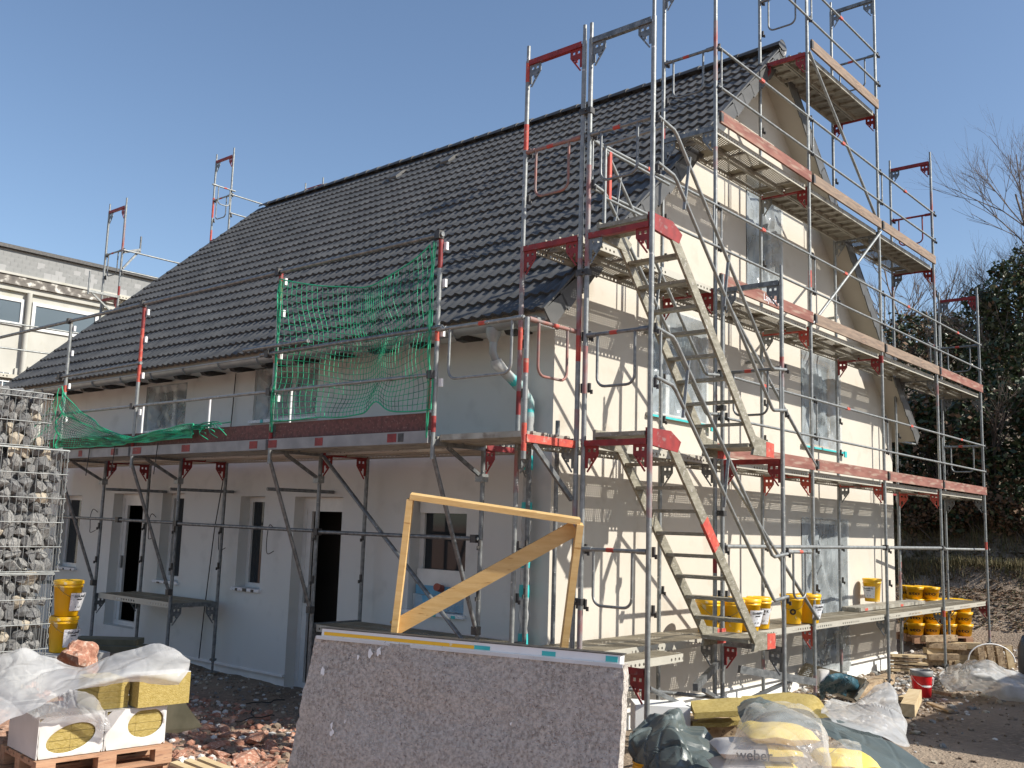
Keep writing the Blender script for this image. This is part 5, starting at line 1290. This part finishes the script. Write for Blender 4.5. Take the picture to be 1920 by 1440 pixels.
m=MB(); m.path([base+ub*(.35+.42*math.cos(a))-dvb*.35+Vector((0,0,.18+.30*math.sin(a))) for a in [PI*i/16 for i in range(17)]],.012,6); tagk(m.build('hose_loop',[white],org=base),'white hose bent in an arch before the wood pile','hose')
# stack of thin boards left of pile
for k in range(5):
    p=Vector((10.371,0.598,-1.120))+Vector((0,0,.05+.06*k)); an=R.uniform(-.2,.2); d=ub*math.cos(an)+dvb*math.sin(an)
    m=MB(); m.beam(p-d*.3,p+d*R.uniform(.2,.36),.16,.035); tagk(m.build('board',[oldwood if k%2 else beamw],org=p),'thin board, number %s from below in the loose stack left of the wood pile'%['one','two','three','four','five','six','seven','eight'][k],'board','loose boards')
navy=mat('navy_plastic',(.012,.018,.035),(.02,.028,.05),rough=.4); a=Vector((11.340,-1.405,0.000)); m=MB(); m.lathe([(0,0),(.42,0),(.46,.2),(.46,.6),(.38,.8),(0,.82)],c=(a.x,a.y,ground_h(a.x,a.y)-.05),n=20); tagk(m.build('barrel',[navy],org=a),'dark blue barrel cut by the right edge','barrel')
# rubble --------------------------------------------------------------------
rbm=[rock_mesh('rubble_stone',rub,k+20,1,.45,.7) for k in range(5)]
R=random.Random(8); cnt=0
spots=[(330,1400),(352,1385),(395,1378),(430,1372),(470,1376),(505,1384),(540,1390),(360,1420),(410,1405),(455,1412),(500,1420),(535,1425),(380,1436),(440,1438),(335,1372),(420,1390)]
pts=[(-2.065,3.023,-0.950),(-1.811,3.234,-0.950),(-1.614,3.191,-0.950),(-1.228,3.452,-1.000),(-1.148,3.176,-1.000),(-1.130,2.894,-1.000),(-1.091,2.666,-1.000),(-2.064,2.746,-1.000),(-1.727,2.854,-1.000),(-1.686,2.523,-1.000),(-1.633,2.248,-1.000),(-1.585,2.039,-1.000),(-2.164,2.346,-1.000),(-2.003,2.175,-1.000),(-1.127,3.721,-1.000),(-1.230,3.882,-1.000)]
wd=['nearest the pallet','small','flat','broad','largest','angular','next to the board pack','low','middle','dusty','reddest','rightmost','bottom edge left','bottom edge right','far','far left']
for k,p in enumerate(pts):
    s=R.uniform(.10,.26); z=ground_h(p[0],p[1]); o=place('rubble_stone',R.choice(rbm),(p[0],p[1],z+s*.12),rot=(R.uniform(-.4,.4),R.uniform(-.4,.4),R.uniform(0,6)),scale=(s*1.4,s,s*.7)); tagk(o,'red rubble piece between pallet and board pack, %s'%wd[k],'rubble stone','red rubble between pallet and board pack')
def scatter(name,label,mt,n,region,smin,smax,seed,flat=.7):
    R=random.Random(seed); m=MB(); base=[]
    for k in range(6):
        bm=bmesh.new(); bmesh.ops.create_icosphere(bm,subdivisions=1,radius=.5)
        base.append(([v.co*(1+.5*nz(v.co*2.4+Vector((k*4.1+seed,0,0)))) for v in bm.verts],[tuple(v.index for v in f.verts) for f in bm.faces])); bm.free()
    for i in range(n):
        x,y=region(R); 
        s=smin+(smax-smin)*R.random()**2.6; vs_,fs_=base[i%6]; a=R.uniform(0,6.28); ca,sa=math.cos(a),math.sin(a); z=ground_h(x,y)
        if -12<x<60: z+=fb((x,y,0),.9,3)*.05
        kx=R.uniform(.7,1.5)
        m.add([(x+s*(v.x*kx*ca-v.y*sa),y+s*(v.x*kx*sa+v.y*ca),z+s*flat*v.z+s*.15) for v in vs_],fs_,R.randrange(len(mt)))
    o=m.build(name,mt,None,org=(0,0,-1)); return tagk(o,label,None,kind='stuff')
paleb=mat('plaster_crumbs',(.55,.53,.50),(.66,.64,.6),rough=1,scale=20)
soilm=mat('soil_clod',(.17,.125,.09),(.30,.235,.175),rough=1,scale=12,bump=.6,bscale=40)
scatter('red_rubble','red sandstone crumbs and dust on the left heap',[rub,rub,soilm,rub,soilm,rub,rub,rub,soilm,paleb],4200,lambda R:(R.uniform(-3.4,-.2),R.uniform(.2,5.5)),.012,.11,5)
scatter('gravel','grey and white rubble and plaster crumbs along the eaves wall',[soilm,soilm,soilm,grav[2],grav[0],paleb],2600,lambda R:(R.uniform(-1.4,.85),R.uniform(2.5,11)),.010,.06,6)
scatter('gravel','stones and rubble before the gable wall',[grav[0],grav[2],soilm,soilm,paleb],4500,lambda R:(R.uniform(3,13.5),R.gauss(.1,.75)),.012,.11,9)
scatter('soil_clods','brown clods and stones on the open ground at right',[soilm]*8,5200,lambda R:(R.uniform(2.5,19),R.uniform(-4.5,4.5)),.008,.06,10)
R=random.Random(4)
for k in range(4):
    m=MB()
    p=Vector((-0.838,4.053,-1.030))+Vector((R.uniform(-.6,1.1),R.uniform(-.5,.5),.03)); P=[p+Vector((.5*t*math.cos(k)+.1*nz((k,t*3,0)),.5*t*math.sin(k)+.1*nz((k,t*3,5)),.05+.03*nz((k,t*4,2)))) for t in [i/10 for i in range(11)]]
    m.path(P,.008,5); tagk(m.build('loose_wire',[cable],org=p),['longest','shortest','leftmost','rightmost'][k]+' of the thin dark wires trailing over the red rubble','wire','wires over the rubble')
# unseen container just outside the picture on the right; added so its shadow falls on the open ground
cn=thing('shade_blocker',(9.2,-5.0,-1.14),'unseen ribbed grey container beyond the right edge that shades the open ground','blocker')
m=MB(); x0,x1,y0_,y1_=5.9,11.9,-6.6,-4.15
m.box((x0,y0_,-1.1),(x1,y1_,1.45)); m.build('body',[greyp],cn)
rbx=MB(); rbx.box((0,0,0),(.11,.03,2.3)); rbm_=rbx.mesh('rib',[greyp])
for k in range(26): place('rib',rbm_,(x0+.1+k*.225,y1_+.001,-1.0),cn)

# ------------------------------------------------------------------ pale building beyond the left end
BY=22.0
bb=thing('background_building',(3,BY,-1),'pale weathered building with slate clad parapet behind the house at left','building')
oldw=mat('stained_pale_render',(.42,.41,.36),(.50,.49,.44),rough=.95,scale=1.6,c3=(.40,.39,.31),s3=2.6,f3=(.56,.78),stretch=(1,1,.6),bump=.2)
slate=mat('grey_slate',(.20,.205,.20),(.30,.30,.29),rough=.7,scale=2.5,bump=.2)
slate2=mat('light_grey_slate',(.29,.29,.285),(.37,.37,.36),rough=.7,scale=2.5)
fasc=mat('blotched_dark_fascia',(.10,.09,.08),(.20,.18,.155),rough=.8,scale=5,c3=(.58,.56,.5),s3=5,f3=(.55,.66))
m=MB(); m.box((-12,BY,-1),(24,BY+8,7.25)); m.build('wall',[oldw],bb)
m=MB(); m.box((-12,BY-.18,7.25),(24,BY-.001,7.50)); m.build('fascia',[fasc],bb)
m=MB(); m.box((-12,BY-.22,7.50),(24,BY-.05,7.56)); m.box((-12,BY-.10,7.10),(24,BY-.002,7.245)); m.build('moulding',[oldw],bb)
m=MB(); m.box((-12,BY-.06,7.56),(24,BY+8,8.22)); m.build('parapet',[slate2],bb)
m=MB(); m.box((-12,BY-.20,8.22),(24,BY+8,8.32)); m.build('coping',[iron],bb)
sv=MB(); sv.prism([(-.101,0,-.01),(-.04,0,-.04),(.06,0,-.04),(.101,0,-.01),(.101,.0,.15),(-.101,0,.15)],(0,.02,0)); sm1=sv.mesh('slate',[slate]); sv2=sv.mesh('slate',[slate2])
R=random.Random(2); n_=0
for r in range(4):
    for c in range(36):
        x=2.2+c*.205+(r%2)*.1; 
        o=place('slate',sm1 if R.random()<.88 else sv2,(x,BY-.095-.004*r%2,7.60+r*.125),bb,rot=(R.uniform(.03,.07),0,R.uniform(-.02,.02)))
for x0,x1,z0,z1 in ((2.0,3.85,6.25,6.82),(4.25,5.95,6.20,6.80),(6.75,8.5,6.20,6.80)):
    m=MB(); f=.09
    for q in ((x0,x1,z0-f,z0),(x0,x1,z1,z1+f),(x0-f,x0,z0-f,z1+f),(x1,x1+f,z0-f,z1+f)): m.box((q[0],BY-.05,q[2]),(q[1],BY+.02,q[3]))
    w=m.build('window',[frameW],bb); m=MB(); m.box((x0,BY-.02,z0),(x1,BY-.003,z1)); m.build('pane',[glassm],w)
m=MB(); m.tube((4.02,BY-.12,-1),(4.02,BY-.12,7.1),.07,12); m.build('downpipe',[oldw],bb)
m=MB(); m.box((3.1,BY-.02,3.2),(3.75,BY-.004,4.85)); gbw=m.build('window',[glassm],bb)
gbk=MB()
for i in range(5): gbk.box((3.08+i*.16,BY-.045,3.2),(3.105+i*.16,BY-.021,4.85))
for j in range(9): gbk.box((3.06,BY-.050,3.2+j*.2),(3.78,BY-.0455,3.225+j*.2))
gbk.build('glazing_bar',[white],gbw)
m=MB(); m.box((3.85,BY-.06,2.2),(3.98,BY-.001,5.0)); m.box((4.2,BY-.05,2.0),(4.35,BY-.001,5.1)); m.build('pilaster',[oldw],bb)

# ------------------------------------------------------------------ vegetation on the bank
bark=mat('bark',(.055,.045,.035),(.11,.09,.07),rough=.95,scale=8,bump=.5)
twigm=mat('twig_bark',(.10,.075,.06),(.17,.13,.105),rough=.9,scale=5)
lv=[mat('dark_evergreen_leaf',(.016,.034,.012),(.035,.062,.020),rough=.45,scale=3),mat('olive_leaf',(.045,.055,.02),(.075,.08,.03),rough=.5,scale=3),mat('pale_green_leaf',(.075,.10,.045),(.11,.13,.06),rough=.4,scale=3),mat('dead_brown_leaf',(.11,.06,.03),(.17,.10,.055),rough=.8,scale=3)]
def leaf_cluster(m,c,rx,rz,n,R,size,mix):
    for i in range(n):
        while True:
            d=Vector((R.uniform(-1,1),R.uniform(-1,1),R.uniform(-1,1)))
            if d.length<=1: break
        p=c+Vector((d.x*rx,d.y*rx,d.z*rz)); a=Vector((R.gauss(0,1),R.gauss(0,1),R.gauss(0,.6))).normalized(); b=a.cross(Vector((R.gauss(0,1),R.gauss(0,1),R.gauss(0,1)))).normalized(); s=size*R.uniform(.6,1.4)
        m.add([p-a*s,p-b*s*.55,p+a*s,p+b*s*.55],[(0,1,2,3)],R.choices(range(4),mix)[0])
def branch(m,p,d,L,r,depth,R,spread=.5,droop=0,tips=None,seg=3,up=.15):
    P=[p];rr=[r]; q=p;dd=d
    for i in range(seg):
        dd=(dd+Vector((R.gauss(0,.13),R.gauss(0,.13),R.gauss(0,.10)+up*.3-droop))).normalized(); q=q+dd*L/seg; P.append(q); rr.append(r*(1-.45*(i+1)/seg))
    m.path(P,rr,5 if depth<2 else 3)
    if depth==0:
        if tips is not None: tips.append(P[-1])
        return
    n=R.choice((3,4,4)) if depth>1 else R.choice((3,4))
    for k in range(n):
        t=R.uniform(.35,1.0); idx=min(seg,int(t*seg)+0); base=P[idx]; 
        nd_=(dd*(1-spread*.3)+Vector((R.gauss(0,spread),R.gauss(0,spread),R.gauss(0,spread*.6)+up))).normalized()
        branch(m,base,nd_,L*R.uniform(.55,.8),rr[idx]*.62,depth-1,R,spread,droop,tips,seg,up)
TG='trees and shrubs crowding the bank at right'
def ever(x,y,h,w,label,seed,mix=(6,3,3,1),dens=1.0,size=.085,name='evergreen_tree',cat='tree'):
    R=random.Random(seed); z=ground_h(x,y)-.1; t=thing(name,(x,y,z),label,cat,TG)
    m=MB(); P=[Vector((x,y,z)),Vector((x+.1,y,z+h*.3)),Vector((x,y+.1,z+h*.6)),Vector((x+.1,y,z+h*.9))]; m.path(P,[.16,.12,.07,.03],7)
    c=MB(); n=int(30*dens)
    for k in range(n):
        f=R.random()**.8; zz=z+h*(.12+.86*f); rad=w*(1-.75*f**1.6)*R.uniform(.35,1.0); a=R.uniform(0,2*PI)
        q=Vector((x+math.cos(a)*rad,y+math.sin(a)*rad,zz)); m.path([Vector((x,y,zz-.4)),q],[.03,.012],4)
        leaf_cluster(c,q,R.uniform(.35,.75)*w/1.8,R.uniform(.3,.6),int(75*dens*R.uniform(.6,1.4)),R,size,mix)
    m.build('trunk',[bark],t); c.build('crown',lv,t); return t
def bare(x,y,h,label,seed,depth=4,spread=.45,r=.11,name='bare_tree',lean=(0,0),droop=0):
    R=random.Random(seed); z=ground_h(x,y)-.1; t=thing(name,(x,y,z),label,'tree',TG)
    m=MB(); P=[Vector((x,y,z)),Vector((x+lean[0]*.4,y+lean[1]*.4,z+h*.3)),Vector((x+lean[0],y+lean[1],z+h*.55))]; m.path(P,[r,r*.8,r*.6],8); m.build('trunk',[bark],t)
    c=MB()
    for k in range(9):
        f=R.uniform(.3,1); b=P[0].lerp(P[2],f); branch(c,b,Vector((R.gauss(0,.6),R.gauss(0,.6),.9)).normalized(),h*.24*R.uniform(.8,1.25),r*.42,depth-1,R,spread,droop,None,3,.16)
    c.build('branches',[twigm],t); return t
def bush(x,y,h,w,label,seed,mix=(1,1,0,6),name='shrub'):
    R=random.Random(seed); z=ground_h(x,y)-.1; t=thing(name,(x,y,z),label,'shrub',TG); m=MB(); tips=[]
    for k in range(12): branch(m,Vector((x+R.uniform(-.2,.2),y+R.uniform(-.2,.2),z)),Vector((R.gauss(0,.5),R.gauss(0,.5),1)).normalized(),h*.38,.025,2,R,.5,0,tips,3,.1)
    m.build('branches',[twigm],t); c=MB()
    for p in tips: leaf_cluster(c,p,w*.28,.28,14,R,.06,mix)
    c.build('foliage',lv,t); return t
# dense dark mass, from left (beyond the far corner) to the right edge
ever(21.5,1.15,7.0,1.9,'tall ivy-dark evergreen tree rising at the right edge of the picture',1,dens=1.9,size=.075)
ever(22.5,2.3,5.7,1.6,'shorter dark evergreen leaning against the tall one on its left',2,dens=1.5,size=.075)
ever(23.5,.2,7.8,1.9,'dark evergreen cut by the right edge behind the tall one',3,dens=1.6)
ever(24.5,3.6,4.7,1.8,'low dark evergreen between the scaffold end posts',4,(5,4,1,2),dens=1.3)
ever(26,5.0,4.4,2.0,'dark brownish evergreen seen past the house corner',5,(4,3,0,4),dens=1.2)
ever(28,6.6,4.2,2.2,'far dark evergreen just right of the gable',6,(4,3,0,5),dens=1.2)
ever(20.5,3.3,3.4,1.5,'small dark evergreen behind the lowest guard rails',7,(5,3,0,3),dens=1.2)
ever(21,4.7,3.2,1.6,'small olive evergreen close to the far downpipe',8,(5,3,1,2),dens=1.1)
ever(20.2,2.1,3.0,1.4,'dark shrub-like evergreen on the grass ledge',9,(5,3,0,4),dens=1.1)
ever(20.6,.4,3.4,1.6,'dark evergreen on the ledge at the right edge',10,(6,2,1,2),dens=1.2)
bare(22.5,1.5,10.6,'tall bare tree with fine spreading twigs against the sky',31,5,.40,.12,lean=(.1,-.3))
bare(23.5,.7,11.8,'bare tree with upright limbs at the right edge',32,5,.4,.12)
bare(25.0,4.4,7.6,'low bare tree whose twigs show above the middle guard rails',33,4,.45,.09)
bare(29.0,7.0,7.4,'far bare tree just showing over the second deck',34,4,.45,.09)
bare(19.9,2.7,3.8,'thin bare sapling before the dark trees',35,3,.4,.035)
bare(20.1,1.6,4.6,'slender bare sapling with a pale stem on the ledge',36,3,.4,.04)
bare(20.8,4.0,4.6,'bare thicket tree behind the lower scaffold posts',37,4,.6,.05)
for k,(x,y) in enumerate(((19.8,.9),(20.0,2.0),(19.9,3.1),(20.4,4.3),(22.2,5.4),(22.6,6.4),(19.9,.1))):
    bush(x,y,1.7+.5*(k%2),1.3,'brown-leaved shrub on the bank, %s from the right'%['second','third','fourth','fifth','sixth','seventh','first'][k],60+k)
# grass fringe on the ledge, dead leaves below
grassm=[mat('dry_ledge_grass',(.13,.105,.05),(.22,.18,.095),rough=.9,scale=3),mat('green_ledge_grass',(.07,.08,.028),(.12,.12,.045),rough=.9,scale=3)]
m=MB(); R=random.Random(12)
for i in range(15000):
    x=R.choice((R.gauss(18.4,.22),R.gauss(20.0,.45))); y=R.uniform(-1.5,7.5); z=ground_h(x,y)-.02; h=R.uniform(.08,.30); a=R.uniform(0,6.28); dx,dy=math.cos(a)*.012,math.sin(a)*.012; lx,ly=R.gauss(-.05,.06),R.gauss(0,.05)
    m.add([(x-dx,y-dy,z),(x+dx,y+dy,z),(x+lx,y+ly,z+h)],[(0,1,2)],0 if R.random()<.8 else 1)
tagk(m.build('ledge_grass',grassm,org=(19,3,0)),'dry and green grass hanging over the ledge of the bank',None,kind='stuff')
m=MB()
for i in range(24000):
    x=R.uniform(14.5,21.0); y=R.uniform(-2,7); z=ground_h(x,y)+.03+.10*fb((x,y,4),5,2); a=R.uniform(0,6.28); s=R.uniform(.02,.055); t=R.uniform(-.5,.5)
    m.add([(x-s*math.cos(a),y-s*math.sin(a),z-s*t),(x+s*math.sin(a)*.6,y-s*math.cos(a)*.6,z+.01),(x+s*math.cos(a),y+s*math.sin(a),z+s*t),(x-s*math.sin(a)*.6,y+s*math.cos(a)*.6,z+.012)],[(0,1,2,3)],3 if R.random()<.75 else 1)
tagk(m.build('leaf_litter',lv,org=(17,3,0)),'brown fallen leaves covering the slope below the ledge',None,kind='stuff')
